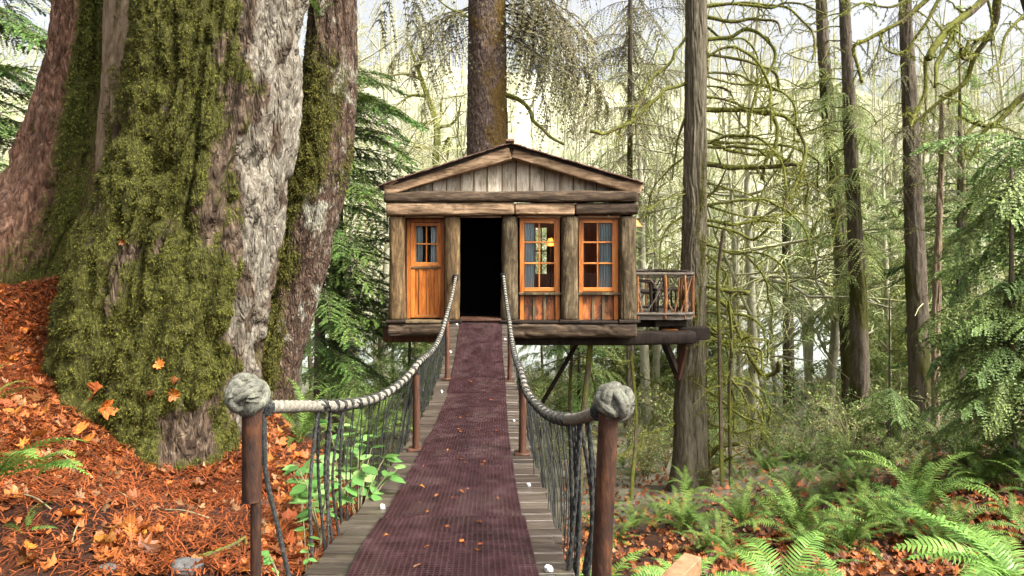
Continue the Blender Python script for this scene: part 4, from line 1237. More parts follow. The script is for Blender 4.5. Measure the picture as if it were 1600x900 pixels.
ROW = ["red perforated rubber mat nearest the camera on the bridge", "second red perforated mat from the near end of the bridge", "third red perforated mat from the near end of the bridge", "red perforated mat at the sagging middle of the bridge", "red perforated mat just before the topmost one on the bridge", "red perforated mat touching the cabin doorstep"]
yb_ = [1.45, 3.72, 5.42, 7.2, 8.95, 10.7, 12.6]
for k in range(6):
    rubber_mat(yb_[k], yb_[k + 1] - 0.01, MXL - (0.012, 0, 0.006, 0, 0.01, 0)[k], MXR + (0.02, 0.005, -0.005, 0, 0.005, 0.012)[k], (0.006, 0.002, 0.006, 0.002, 0.005, 0.002)[k], ROW[k])

# lumber rail end at the bottom edge
lb0, lb1 = P(1083, 866.5, 3.4), None
dirv = np.array([0.61, 0.79, 0])
lz = lb0[2] - 0.0425
lend = np.array([lb0[0], lb0[1], lz])
lum = thing("lumber_rail", (lend[0] - 0.5, lend[1] - 0.6, lend[2] - 0.5), "fresh pale lumber rail end at the bottom edge by the right post", "rail")
ob("beam", G().add(*bar(lend - dirv * 0.75, lend, 0.088, 0.085, 0.004)), M['lumber'], lum)
ob("leg", G().add(*bar(lend - dirv * 0.35 - (0, 0, 0.06), lend - dirv * 0.35 - (0, 0, 0.9), 0.08, 0.08, 0.004, (1, 0, 0))), M['lumber'], lum)

# ------------------------------------------------------------------ foliage templates
def template(name, g, mats, smooth=True, attr=False):
    return mesh_np(name, g, mats, smooth, attr)

def maple_leaf(seed, curl=0.25):
    rg = np.random.default_rng(seed)
    a = [0, 18, 30, 52, 68, 86, 105, 128, 142, 165]
    r = [1.0, .80, .86, .70, .95, .76, .80, .62, .64, .46]
    ang = np.radians([-x for x in a[::-1][:-1]] + a)
    rad = np.array(r[::-1][:-1] + r) * (1 + rg.normal(0, 0.14, 19))
    x, y = rad * np.cos(ang), rad * np.sin(ang)
    V = np.concatenate([[[0, 0, 0]], np.stack([x * 0.45, y * 0.45, 0 * x], -1), np.stack([x, y, 0 * x], -1)])
    rr = np.hypot(V[:, 0], V[:, 1])
    ph = rg.uniform(0, 6.28)
    V[:, 2] = curl * rr**2 * (0.6 + 0.9 * np.cos(2 * np.arctan2(V[:, 1], V[:, 0]) + ph)) + rg.normal(0, 0.035, len(V))
    n = 19
    i = np.arange(n - 1)
    t = np.stack([np.zeros(n - 1, int), 1 + i, 2 + i], -1)
    q = np.stack([1 + i, 1 + n + i, 2 + n + i, 2 + i], -1)
    st = tube(np.array([[-0.7, 0.05, 0.1], [-0.3, 0, 0.02], [0, 0, 0.0]]), 0.018, 3, False)
    return G().add(V * 0.5, [t, q]).add(st[0] * 0.5, st[1])

LEAFG = [maple_leaf(k, c) for k, c in enumerate((0.25, 0.6, -0.35, 0.8, 0.45, -0.55))]
LEAFM = [template("fallen_leaf", g, M['maple' if k % 3 else 'maple_dark'], smooth=False) for k, g in enumerate(LEAFG)]

def scatter_leaves(g, pts, sizes, rg, tilt=0.35):
    """joined leaf litter: copies of the leaf outlines, vectorised"""
    which = rg.integers(0, len(LEAFG), len(pts))
    for k, lg in enumerate(LEAFG):
        sel = np.where(which == k)[0]
        if not len(sel): continue
        V = np.concatenate(lg.V)[:39]
        Fs = [f for f, _ in lg.Fs[:2]]
        n = len(sel)
        az = rg.uniform(0, 6.28, n); tx = rg.normal(0, tilt, n); ty = rg.normal(0, tilt, n)
        c, s = np.cos(az), np.sin(az)
        X = V[None, :, 0] * c[:, None] - V[None, :, 1] * s[:, None]
        Y = V[None, :, 0] * s[:, None] + V[None, :, 1] * c[:, None]
        Z = V[None, :, 2] + X * tx[:, None] + Y * ty[:, None]
        W = np.stack([X, Y, Z], -1) * sizes[sel][:, None, None] + pts[sel][:, None, :]
        off = (np.arange(n) * len(V))[:, None, None]
        g.add(W, [(f[None] + off).reshape(-1, f.shape[1]) for f in Fs])

def frond(L, npairs, pl, up, droop, seed, wid=0.17):
    """fern frond along +x from the origin, pinnae in pairs"""
    rg = np.random.default_rng(seed)
    t = np.linspace(0, 1, 26)
    ang = up - (up + droop) * t ** 1.15
    ds = L / 25
    x = np.concatenate([[0], np.cumsum(np.cos(ang[:-1]) * ds)])
    z = np.concatenate([[0], np.cumsum(np.sin(ang[:-1]) * ds)])
    yw = 0.03 * L * np.sin(t * 2.5 + rg.uniform(0, 6)) * t
    path = np.stack([x, yw, z], -1)
    g = G().add(*tube(path[::3], np.linspace(0.0055, 0.0015, 9) * L / 0.8, 3, False))
    tt = np.linspace(0.13, 0.985, npairs)
    prof = np.sin(np.clip(tt * 1.02 + 0.02, 0, 1) ** 0.75 * math.pi) ** 0.55 * (1 - 0.35 * tt)
    p = np.stack([np.interp(tt, t, path[:, k]) for k in range(3)], -1)
    an = np.interp(tt, t, ang)
    T = np.stack([np.cos(an), 0 * an, np.sin(an)], -1)
    Nn = np.stack([-np.sin(an), 0 * an, np.cos(an)], -1)
    for s in (-1, 1):
        Ln = pl * prof * rg.uniform(0.85, 1.1, npairs)
        d = s * np.array([0, 1.0, 0]) * 0.93 + T * 0.30 + Nn * (0.10 + rg.normal(0, 0.10, (npairs, 1)))
        d /= np.linalg.norm(d, axis=1)[:, None]
        w_ = T * (np.minimum(L / npairs * 0.95, 0.5 * wid * pl + 0.004))
        b = p + w_ * 0 
        m = b + d * (Ln * 0.5)[:, None] + Nn * (Ln * 0.05)[:, None]
        tip = b + d * Ln[:, None] - Nn * (Ln * 0.16)[:, None] + T * (Ln * 0.10)[:, None]
        V = np.stack([b - w_ * 0.42, b + w_ * 0.42, m + w_ * 0.40, m - w_ * 0.36, tip], 1).reshape(-1, 3)
        i = np.arange(npairs) * 5
        Q = np.stack([i, i + 1, i + 2, i + 3], -1); Tt = np.stack([i + 3, i + 2, i + 4], -1)
        if s > 0:
            g.add(V, [Q[:, ::-1], Tt[:, ::-1]])
        else:
            g.add(V, [Q, Tt])
    return g

FRONDS = {}
for nm, mt, arr in (("sword", 'fern', [(0.85, 30, 0.105, R(84), R(5), 1), (0.95, 32, 0.11, R(72), R(25), 2), (0.75, 28, 0.10, R(58), R(35), 3), (0.9, 30, 0.10, R(78), R(40), 4), (0.65, 26, 0.09, R(40), R(30), 5)]),
                    ("bright", 'fern_bright', [(0.8, 24, 0.17, R(60), R(30), 6), (0.7, 24, 0.16, R(45), R(30), 7), (0.9, 26, 0.18, R(38), R(22), 8)])):
    FRONDS[nm] = [template("frond", frond(*a, wid=0.24 if nm == "bright" else 0.22), M[mt]) for a in arr]

def fern(loc, scale, nf, kind, label, group=None, seed=0, spread=(0, 360)):
    rg = np.random.default_rng(seed)
    t = thing("fern", tuple(loc), label, "fern", group)
    for k in range(nf):
        me = FRONDS[kind][rg.integers(0, len(FRONDS[kind]))]
        az = R(spread[0] + (spread[1] - spread[0]) * (k + rg.uniform(-0.35, 0.35)) / nf)
        inst("frond", me, t, (0.02 * math.cos(az), 0.02 * math.sin(az), 0), (rg.normal(0, 0.25), rg.normal(0, 0.14), az), scale * rg.uniform(0.7, 1.12))
    return t

def bough(L, seed, droop=0.35, nb=15, bl=0.42, nl=11, leaf=0.05, lw=0.011, hang=0.5, flat=0.12, woodm=0.011, curve=0.0):
    """conifer branch along +x: wood axis plus many leaflets on side sprays. material 0 wood, 1 foliage"""
    rg = np.random.default_rng(seed)
    t = np.linspace(0, 1, 14)
    path = np.stack([L * t * (1 - 0.12 * t * droop), 0.05 * L * np.sin(t * 3 + rg.uniform(0, 6)) * t, L * (0.10 * t - droop * t ** 2 * 0.75)], -1)
    g = G().add(*tube(path, np.linspace(woodm, 0.0025, 14), 5, False), 0)
    ts = np.linspace(0.10, 0.99, nb)
    LV = []
    for i_, tt in enumerate(ts):
        base = np.array([np.interp(tt, t, path[:, k]) for k in range(3)])
        for s in (-1, 1):
            if rg.random() < 0.10: continue
            ln = bl * (0.25 + 0.85 * math.sin(min(1, (1 - tt) * 1.1 + 0.12) * math.pi * 0.62)) * rg.uniform(0.65, 1.15)
            a = s * R(rg.uniform(38, 64))
            u = np.linspace(0, 1, nl)
            sx = base[0] + np.cos(a) * ln * u
            sy = base[1] + np.sin(a) * ln * u
            szz = base[2] - hang * ln * u ** 1.7 + rg.normal(0, flat) * ln * u
            sp = np.stack([sx, sy, szz], -1)
            g.add(*tube(sp[::2], np.linspace(0.004, 0.0015, len(sp[::2])), 3, False), 0)
            T = np.gradient(sp, axis=0); T /= np.linalg.norm(T, axis=1)[:, None]
            N = np.cross(T, np.array([-np.sin(a), np.cos(a), 0])); 
            S = np.cross(N, T); S /= np.linalg.norm(S, axis=1)[:, None]
            for s2 in (-1, 1, 0):
                ll = leaf * (1.25 - 0.7 * u) * rg.uniform(0.7, 1.25, nl)
                d = (T * 0.75 + S * s2 * 0.75 + rg.normal(0, 0.16, (nl, 3)) + np.array([0, 0, -0.18 * hang]))
                d /= np.linalg.norm(d, axis=1)[:, None]
                wv = np.cross(d, N + rg.normal(0, 0.3, (nl, 3))); wv /= np.linalg.norm(wv, axis=1)[:, None] + 1e-9
                wv = wv * lw
                b = sp
                V = np.stack([b, b + d * ll[:, None] * 0.5 - wv, b + d * ll[:, None], b + d * ll[:, None] * 0.5 + wv], 1)
                LV.append(V.reshape(-1, 3))
    LV = np.concatenate(LV)
    i = np.arange(len(LV) // 4) * 4
    g.add(LV, np.stack([i, i + 1, i + 2, i + 3], -1), 1)
    return g

BOUGH = {
    'hemlock': [template("bough", bough(1.3, 10 + k, 0.45, 17, 0.40, 12, 0.045, 0.010, 0.35, 0.10), [M['bark_far'], M['hemlock']]) for k in range(3)],
    'cedar': [template("bough", bough(1.4, 20 + k, 0.65, 17, 0.46, 12, 0.060, 0.013, 0.95, 0.12), [M['bark_far'], M['cedar_leaf']]) for k in range(3)],
    'light': [template("bough", bough(1.5, 50 + k, 0.55, 15, 0.50, 11, 0.055, 0.012, 0.7, 0.18), [M['twig'], M['light_leaf']]) for k in range(3)],
    'grey': [template("bough", bough(1.5, 30 + k, 0.6, 15, 0.45, 11, 0.048, 0.007, 1.1, 0.2), [M['bark_far'], M['lichen_leaf']]) for k in range(3)],
}

def simple_trunk(pts, mat, parent, k=12, n=40, seed=0, moss=0.35):
    p = catmull(np.asarray(pts, float), n)
    V, Fs = tube(p[:, :3], p[:, 3], k, True, lambda i, th, rad: rad * (0.14 * np.sin(3 * th + i * 0.07 + seed) + 0.10 * np.sin(7 * th - i * 0.11)) )
    nn = fbm(V * np.array([3, 3, 1.4]), 300 + seed, 3)
    return ob("trunk", G().add(V, Fs, 0, np.clip(moss + (nn - 0.5) * 1.4, 0, 1)), M[mat], parent, attr=True)

def conifer(name, label, pts, mat, kind, nb, zr, Ls, az_c=0, az_w=180, seed=0, group=None, cat="tree", k=10):
    """trunk through pts (x,y,z,r) and boughs between the heights zr"""
    rg = np.random.default_rng(seed)
    root = thing(name, tuple(pts[0][:3]), label, cat, group)
    simple_trunk(pts, mat, root, k, 40, seed)
    p = catmull(np.asarray(pts, float), 60)
    for j in range(nb):
        z = zr[0] + (zr[1] - zr[0]) * (j + rg.random()) / nb
        i = int(np.argmin(np.abs(p[:, 2] - z)))
        az = R(az_c + rg.uniform(-az_w, az_w))
        s = rg.uniform(*Ls)
        inst("bough", BOUGH[kind][rg.integers(0, 3)], root, tuple(p[i, :3] - np.asarray(pts[0][:3])), (rg.normal(0, 0.15), rg.normal(0.0, 0.18), az), s)
    return root

def limb_geo(path, r0, r1, seed, subs=4, moss=True, tw=0.5, droop=0.6, tuft=60, k=8):
    """a mossy branch with side twigs. materials: 0 limb bark (moss by attribute), 1 moss fuzz"""
    rg = np.random.default_rng(seed)
    L = np.linalg.norm(np.diff(path, axis=0), axis=1).sum()
    n = max(10, int(L / 0.07))
    p = catmull(path, n)
    p = p + (np.stack([vnoise(p * 3.1, seed + a) for a in range(3)], -1) - 0.5) * 0.10 * np.minimum(1, np.arange(n) / 6)[:, None]
    g = G()
    TP, TN = [], []
    r0, r1 = r0 * 0.92, r1 * 0.92
    def add(p, a, b, kk):
        rr = np.linspace(a, b, len(p)) * (1 + 0.35 * (vnoise(p * 5, seed + 3) - 0.4))
        V, Fs = tube(p, rr, kk)
        c = np.concatenate([np.repeat(p, kk, 0), p[:1], p[-1:]])
        N = V - c
        N /= np.linalg.norm(N, axis=1)[:, None] + 1e-9
        m = np.clip(0.62 + 0.25 * N[:, 2] + (fbm(V * 4, seed + 8, 2) - 0.5) * 1.0, 0, 1)
        g.add(V, Fs, 0, m)
        TP.append(V[:-2]); TN.append(N[:-2])
    add(p, r0, r1, k)
    for j in range(subs):
        i = int(rg.uniform(0.2, 0.98) * (n - 1))
        T = p[min(i + 1, n - 1)] - p[max(i - 1, 0)]
        T /= np.linalg.norm(T) + 1e-9
        d = T * rg.uniform(0.1, 0.8) + rg.normal(0, 0.6, 3) * (1, 0.7, 1)
        d /= np.linalg.norm(d)
        ln = tw * rg.uniform(0.35, 1.0)
        u = np.linspace(0, 1, 8)[:, None]
        q = p[i] + d * ln * u + np.array([0, 0, -1]) * droop * ln * u ** 2 * rg.uniform(-0.4, 1.0) + rg.normal(0, 0.018, (8, 3)) * u
        rr = np.interp(i, [0, n], [r0, r1]) * 0.45
        add(q, max(rr, 0.006), 0.003, 5)
    if tuft:
        VP, NP = np.concatenate(TP), np.concatenate(TN)
        wgt = np.exp(-2.0 * np.abs(NP[:, 2] - 0.2)); wgt /= wgt.sum()
        ids = rg.choice(len(VP), int(tuft * 1.7 * L), p=wgt)
        tv, tf = tufts(VP[ids], NP[ids], 0.036, 2, seed, 1.3, 0.16)
        g.add(tv, tf, 1)
    return g
def pxpath(pts, Ya, Yb):
    n = len(pts)
    return np.array([P(a, b, Ya + (Yb - Ya) * i / (n - 1)) for i, (a, b) in enumerate(pts)])

# ------------------------------------------------------------------ branches of the support tree and cabin tree
right = [
 ([(1100, 26), (1143, 33), (1190, 31), (1211, 33), (1218, 50)], .045, .02, 3), ([(1100, 62), (1139, 58), (1166, 49), (1193, 58), (1209, 78), (1209, 101), (1189, 132), (1176, 167), (1170, 210)], .045, .025, 5),
 ([(1099, 84), (1154, 91), (1193, 103), (1213, 117), (1218, 144)], .035, .03, 4), ([(1099, 114), (1139, 115), (1178, 130), (1217, 144)], .03, .02, 5),
 ([(1098, 134), (1131, 138), (1150, 163)], .025, .012, 3), ([(1098, 151), (1143, 159), (1182, 167), (1215, 160)], .03, .015, 5),
 ([(1098, 171), (1139, 171), (1178, 175), (1205, 179), (1215, 198), (1211, 229), (1197, 249), (1191, 280)], .055, .03, 5),
 ([(1178, 175), (1217, 181), (1244, 202), (1257, 229), (1255, 257), (1240, 295), (1224, 330)], .045, .02, 5),
 ([(1098, 229), (1147, 231), (1185, 231), (1197, 241)], .035, .03, 3), ([(1098, 255), (1158, 260), (1205, 259), (1244, 259)], .06, .045, 4),
 ([(1097, 313), (1123, 292), (1135, 264)], .04, .015, 3), ([(1097, 343), (1150, 350), (1186, 345), (1217, 348)], .04, .03, 3),
 ([(1100, 350), (1147, 360), (1178, 372), (1201, 354)], .03, .03, 4), ([(1098, 459), (1135, 479), (1154, 518), (1174, 564), (1193, 586), (1213, 580), (1217, 564)], .035, .05, 5),
 ([(1098, 447), (1112, 448), (1150, 458), (1170, 457)], .03, .055, 1), ([(1100, 528), (1150, 535), (1174, 523)], .03, .015, 5),
 ([(1101, 607), (1131, 630), (1161, 652), (1191, 662)], .04, .02, 6), ([(1103, 660), (1155, 673), (1191, 669)], .035, .02, 6),
 ([(1103, 718), (1124, 699), (1154, 692)], .05, .04, 3), ([(1104, 735), (1122, 729), (1146, 712)], .035, .025, 4),
 ([(1100, 395), (1130, 420), (1142, 470), (1128, 520), (1135, 600)], .02, .012, 6), ([(1100, 560), (1120, 590), (1126, 640), (1124, 700)], .022, .015, 5), ([(1100, 500), (1136, 540), (1142, 610), (1139, 700)], .022, .012, 6),
 ([(1100, 10), (1150, 6), (1200, 12), (1250, 5), (1290, 25)], .04, .015, 6), ([(1100, 200), (1150, 215), (1200, 210), (1260, 225)], .025, .01, 7), ([(1100, 285), (1160, 300), (1210, 320), (1250, 300)], .022, .01, 6),
]
left = [
 ([(1080, 126), (1041, 144), (1012, 165), (993, 184), (967, 199), (940, 207), (920, 205)], .035, .045, 6), ([(1080, 50), (1052, 83), (1033, 112), (1015, 128), (1004, 155), (983, 184)], .03, .03, 6),
 ([(1078, 170), (1063, 203), (1055, 240), (1050, 280)], .03, .012, 4), ([(1078, 330), (1050, 350), (1030, 390), (1035, 420)], .025, .01, 6), ([(1078, 300), (1040, 310), (1012, 330)], .02, .01, 6),
 ([(1076, 240), (1046, 262), (1020, 300), (1008, 340)], .02, .01, 7), ([(1070, 655), (1042, 668), (1010, 680), (1000, 700)], .02, .01, 6), ([(1068, 630), (1030, 600), (1005, 590), (990, 560)], .018, .008, 6),
]
base_s = Vector(stree.location)
for k, (pp, a, b, s) in enumerate(right + left):
    ang = RNG.uniform(-0.9, 0.6)
    ob("branch", limb_geo(pxpath(pp, 14.0, 14.0 + ang), a, b, 400 + k, s + 7, tuft=170, tw=0.6), [M['limb'], M['moss_bright']], stree, attr=True)
rgl = np.random.default_rng(431)
for k in range(22):                                    # more arching, hanging limbs from the deck level up
    y = rgl.uniform(-30, 640); ln = rgl.uniform(70, 190) * (1 if y < 400 else 0.6); rise = rgl.uniform(-25, 30); hang = rgl.uniform(30, 130)
    pp = [(1097, y), (1097 + ln * 0.4, y - rise), (1097 + ln * 0.8, y - rise * 0.6 + hang * 0.12), (1097 + ln, y + hang * 0.45), (1097 + ln * 1.02, y + hang)]
    ob("branch", limb_geo(pxpath(pp, 14.0, 14.0 + rgl.uniform(-1.2, 1.6)), rgl.uniform(.022, .04), rgl.uniform(.012, .022), 900 + k, 8, tuft=180, tw=0.6), [M['limb'], M['moss_bright']], stree, attr=True)
for k, (pp, a, b, s) in enumerate([([(788, 147), (812, 157), (828, 171), (831, 184), (852, 205), (881, 227)], .06, .03, 5), ([(780, -60), (836, 0), (847, 27), (857, 51), (860, 80), (857, 101)], .055, .02, 7), ([(788, 60), (820, 40), (850, 20), (836, 10)], .025, .012, 6), ([(738, 30), (700, 10), (672, -10)], .03, .01, 6), ([(735, 145), (715, 150), (690, 158)], .018, .008, 5)]):
    ob("branch", limb_geo(pxpath(pp, 15.8, 15.0), a, b, 450 + k, s, tuft=50, tw=0.8), [M['limb'], M['moss']], ctree, attr=True)
rg = np.random.default_rng(77)
cb = np.array(ctree.location)
for j in range(30):                                    # drooping grey green boughs on both sides of the cabin tree
    side = -1 if j % 3 == 0 else 1
    py = rg.uniform(-150, 60)
    st = P(761 + side * 28, py, 15.8)
    az = R(180 if side < 0 else 0) + rg.uniform(-0.85, 0.85)
    inst("bough", BOUGH['grey'][j % 3], ctree, tuple(st - cb), (rg.normal(0, .2), rg.uniform(0.15, 0.75), az), rg.uniform(1.2, 2.3))

# leaning tree: little fern and twigs near the top, tall mossy maple off frame at right
fern(P(497, 26, 6.62), 0.33, 9, "sword", "small fern growing high on the leaning trunk", None, 3, (180, 360))

mroot = P(1690, 640, 10.5); mroot[2] = float(gh(np.array([mroot[0]]), np.array([mroot[1]]))[0]) - 0.1
maple = thing("maple_tree", tuple(mroot), "mossy maple at the right edge with thick green drooping limbs", "tree")
simple_trunk([(*mroot, .34), (*P(1690, 350, 10.5), .27), (*P(1670, 150, 10.5), .24), (*P(1610, -60, 10.5), .2), (*P(1560, -260, 10.5), .15)], 'bark_far', maple, 16, 60, 3, 0.6)
for k, (pp, a, b, s) in enumerate([
 ([(1585, -130), (1532, 0), (1508, 23), (1485, 43), (1462, 70), (1454, 89)], .09, .06, 6), ([(1600, -70), (1565, -10), (1555, 47), (1528, 86), (1512, 124), (1473, 156), (1430, 191)], .075, .03, 8),
 ([(1508, 23), (1500, 31), (1485, 66), (1465, 105), (1462, 136)], .05, .03, 5), ([(1668, 130), (1602, 148), (1574, 179), (1547, 194), (1520, 192), (1502, 183)], .085, .03, 4),
 ([(1547, 194), (1524, 225), (1514, 249)], .04, .025, 3), ([(1522, 196), (1506, 218), (1506, 243)], .03, .02, 3), ([(1575, -180), (1500, -40), (1465, 0), (1450, 35), (1430, 58), (1411, 82), (1384, 70)], .06, .02, 7),
 ([(1540, -150), (1446, 0), (1419, 27), (1388, 43), (1353, 62), (1333, 74), (1341, 101), (1349, 128)], .06, .03, 8), ([(1528, 86), (1500, 92), (1502, 75)], .04, .02, 4), ([(1555, 40), (1530, 60), (1515, 62), (1505, 90)], .035, .02, 4),
 ([(1446, 89), (1446, 136), (1430, 179), (1424, 195)], .03, .03, 4), ([(1620, 10), (1580, 40), (1560, 90), (1545, 110)], .03, .015, 6), ([(1640, 330), (1600, 340), (1570, 365), (1562, 400)], .05, .03, 5),
 ([(1500, -60), (1440, -10), (1390, 10), (1340, 5), (1300, 30)], .04, .012, 8), ([(1470, 150), (1500, 160), (1520, 175)], .02, .008, 4)]):
    ob("branch", limb_geo(pxpath(pp, 10.5, 10.5 + RNG.uniform(-0.8, 0.8)), a * 0.85, b * 0.85, 500 + k, s + 5, tuft=190, tw=0.5), [M['limb'], M['moss_bright']], maple, attr=True)

# ------------------------------------------------------------------ standing trunks on the right
def pole(px_y, Y, hw, name, label, mat, seed, moss=0.35, k=14):
    pts = []
    b = P(*px_y[0], Y); b[2] = min(b[2], float(gh(b[:1], b[1:2])[0]) - 0.05)
    pts.append((*b, hw[0] / F * Y))
    for (px, py), h in zip(px_y[1:], hw[1:]):
        pts.append((*P(px, py, Y), h / F * Y))
    root = thing(name, pts[0][:3], label, "tree")
    V, N, m, Fq = trunk_geo(pts, 60, 200, seed, amp=0.018, fu=12, fz=0.9, fine=0.008, moss=lambda Vp, D, Q, L: np.clip(moss + (fbm(Q * np.array([3.0, 3.0, 0.9]), seed + 71, 3) - 0.5) * 1.5, 0, 1))
    ob("trunk", G().add(V, Fq, 0, m), M[mat], root, attr=True)
    return root, np.array(pts)
def dead_limbs(root, pts, ys, dirs, Y, seed, L=(0.8, 1.6), r=0.018):
    rg = np.random.default_rng(seed)
    for y in ys:
        j = np.interp(y, [VY + (EZ - q[2]) / q[1] * F for q in pts][::-1], np.arange(len(pts))[::-1])
        px = np.interp(j, np.arange(len(pts)), [VX + q[0] / q[1] * F for q in pts])
        s = dirs if dirs else rg.choice([-1, 1])
        ln = rg.uniform(*L); q0 = P(px, y, Y)
        d = np.array([s * rg.uniform(0.6, 1), rg.uniform(-0.8, 0.5), rg.uniform(-0.15, 0.25)])
        path = np.array([q0 + d * ln * t + np.array([0, 0, -1]) * ln * 0.55 * t ** 1.6 * rg.uniform(0.2, 1.2) for t in np.linspace(0, 1, 5)])
        ob("branch", limb_geo(path, r, 0.006, int(seed * 100 + y), 5, tuft=60, tw=0.5), [M['limb'], M['moss']], root, attr=True)
t1, p1 = pole([(1345, 600), (1341, 470), (1334, 330), (1328, 200), (1322, 60), (1316, -120)], 15.0, (15, 12.5, 11, 9.5, 8.5, 7.5), "dead_conifer", "straight grey conifer trunk with dead drooping branches right of the support tree", 'bark_far', 610, 0.32)
dead_limbs(t1, p1, np.linspace(20, 420, 20), -1, 15.0, 61, (0.9, 2.2), 0.018)
dead_limbs(t1, p1, np.linspace(60, 470, 9), 1, 15.0, 62, (0.4, 1.0), 0.014)
t2, p2 = pole([(1330, 600), (1322, 480), (1308, 330), (1296, 200), (1287, 80), (1280, -80)], 17.5, (12, 11, 10, 9.5, 9, 8), "dead_conifer", "slanting mossy conifer trunk standing just left of the straight grey one", 'bark_far', 620, 0.45)
dead_limbs(t2, p2, np.linspace(40, 420, 14), -1, 17.5, 63, (1.0, 2.4), 0.018)
t3, p3 = pole([(1442, 585), (1434, 480), (1428, 330), (1424, 200), (1417, 80), (1412, -100)], 14.0, (17, 15, 13.5, 11.5, 10, 9), "conifer_trunk", "clean brown conifer trunk between the dead conifer and the right cedar", 'bark_far', 630, 0.34)
dead_limbs(t3, p3, (100, 160, 205, 260, 330), -1, 14.0, 64, (0.4, 1.0), 0.016)
t4, p4 = pole([(1462, 560), (1464, 430), (1468, 330), (1471, 230), (1472, 160)], 12.5, (6.5, 6, 5, 4.5, 3), "dead_sapling", "thin dead snag with short stubs right of the clean brown trunk", 'bark_brown', 640, 0.1)
dead_limbs(t4, p4, (240, 270, 310, 350, 380, 420), None, 12.5, 65, (0.3, 0.6), 0.009)
t5, p5 = pole([(1232, 560), (1231, 470), (1229, 380), (1228, 250)], 24.0, (9, 8, 7, 6), "distant_trunk", "pale distant trunk in front of the bright river", 'bark_far', 650, 0.3)
for kk, (tr, pt, Y, kd, n, yr) in enumerate(((t1, p1, 15.0, 'light', 34, (120, 480)), (t2, p2, 17.5, 'light', 40, (60, 520)), (t3, p3, 14.0, 'grey', 22, (0, 300)), (t4, p4, 12.5, 'grey', 9, (160, 300)), (t5, p5, 24, 'hemlock', 22, (250, 520)))):
    rg = np.random.default_rng(660 + kk)
    for j in range(n):
        y = rg.uniform(*yr)
        jj = np.interp(y, [VY + (EZ - q[2]) / q[1] * F for q in pt][::-1], np.arange(len(pt))[::-1])
        px = np.interp(jj, np.arange(len(pt)), [VX + q[0] / q[1] * F for q in pt])
        q = P(px, y, Y) - pt[0][:3]
        inst("bough", BOUGH[kd][rg.integers(0, 3)], tr, tuple(q), (rg.normal(0, .2), rg.uniform(0.1, 0.5), rg.uniform(0, 6.28)), rg.uniform(0.4, 0.8) * Y / 14)

# ------------------------------------------------------------------ green conifers
def conifer_px(name, label, px, Y, ytop, ybot, r, kind, nb, Ls, az_c, az_w, seed, mat='bark_far', zlo=None):
    b = P(px, 500, Y); b[2] = float(gh(b[:1], b[1:2])[0]) - 0.05
    top = P(px, ytop, Y)
    zl = P(px, ybot, Y)[2]
    return conifer(name, label, [(*b, r), (b[0], b[1], (b[2] + top[2]) / 2, r * 0.8), (top[0], top[1], top[2], r * 0.5), (top[0], top[1], top[2] + 1.5, r * 0.3)], mat, kind, nb, (zl, top[2]), Ls, az_c, az_w, seed)
conifer_px("hemlock", "green hemlock reaching out from behind the leaning trunk", 528, 14.8, 105, 330, .14, 'hemlock', 46, (1.0, 1.55), -20, 75, 701)
conifer_px("hemlock", "dark low hemlock between the leaning trunk and the cabin corner", 500, 13.4, 340, 590, .12, 'hemlock', 64, (0.8, 1.3), 0, 85, 702)
conifer_px("hemlock", "hemlock at the upper left edge left of the reddish trunk", -70, 11.0, -60, 330, .14, 'hemlock', 46, (1.0, 1.5), 0, 80, 703)
conifer_px("cedar_tree", "large green cedar with lacy hanging sprays at the right edge", 1640, 9.0, 200, 600, .13, 'cedar', 52, (0.55, 1.05), 190, 75, 704)
conifer_px("cedar_tree", "low young cedar with feathery sprays under the right edge cedar", 1580, 8.6, 450, 660, .06, 'cedar', 36, (0.4, 0.8), 200, 150, 705)
conifer_px("cedar_tree", "soft green young cedar behind the clean brown trunk", 1500, 16.0, 240, 560, .10, 'hemlock', 60, (0.8, 1.3), 180, 180, 706)
conifer_px("cedar_tree", "slender grey green cedar behind the support tree top", 985, 19.0, -40, 300, .10, 'grey', 46, (0.9, 1.5), 180, 180, 707)
conifer_px("cedar_tree", "young feathery cedar among the ferns below the brown trunk", 1390, 12.0, 600, 720, .035, 'cedar', 24, (0.35, 0.65), 180, 180, 708)
conifer_px("hemlock", "small green hemlock growing below the cabin floor", 905, 17.5, 470, 640, .06, 'hemlock', 44, (0.6, 1.0), 180, 180, 709)
conifer_px("hemlock", "pale green hemlock seen below the left cabin corner", 640, 19.0, 470, 640, .06, 'hemlock', 40, (0.7, 1.1), 180, 180, 710)

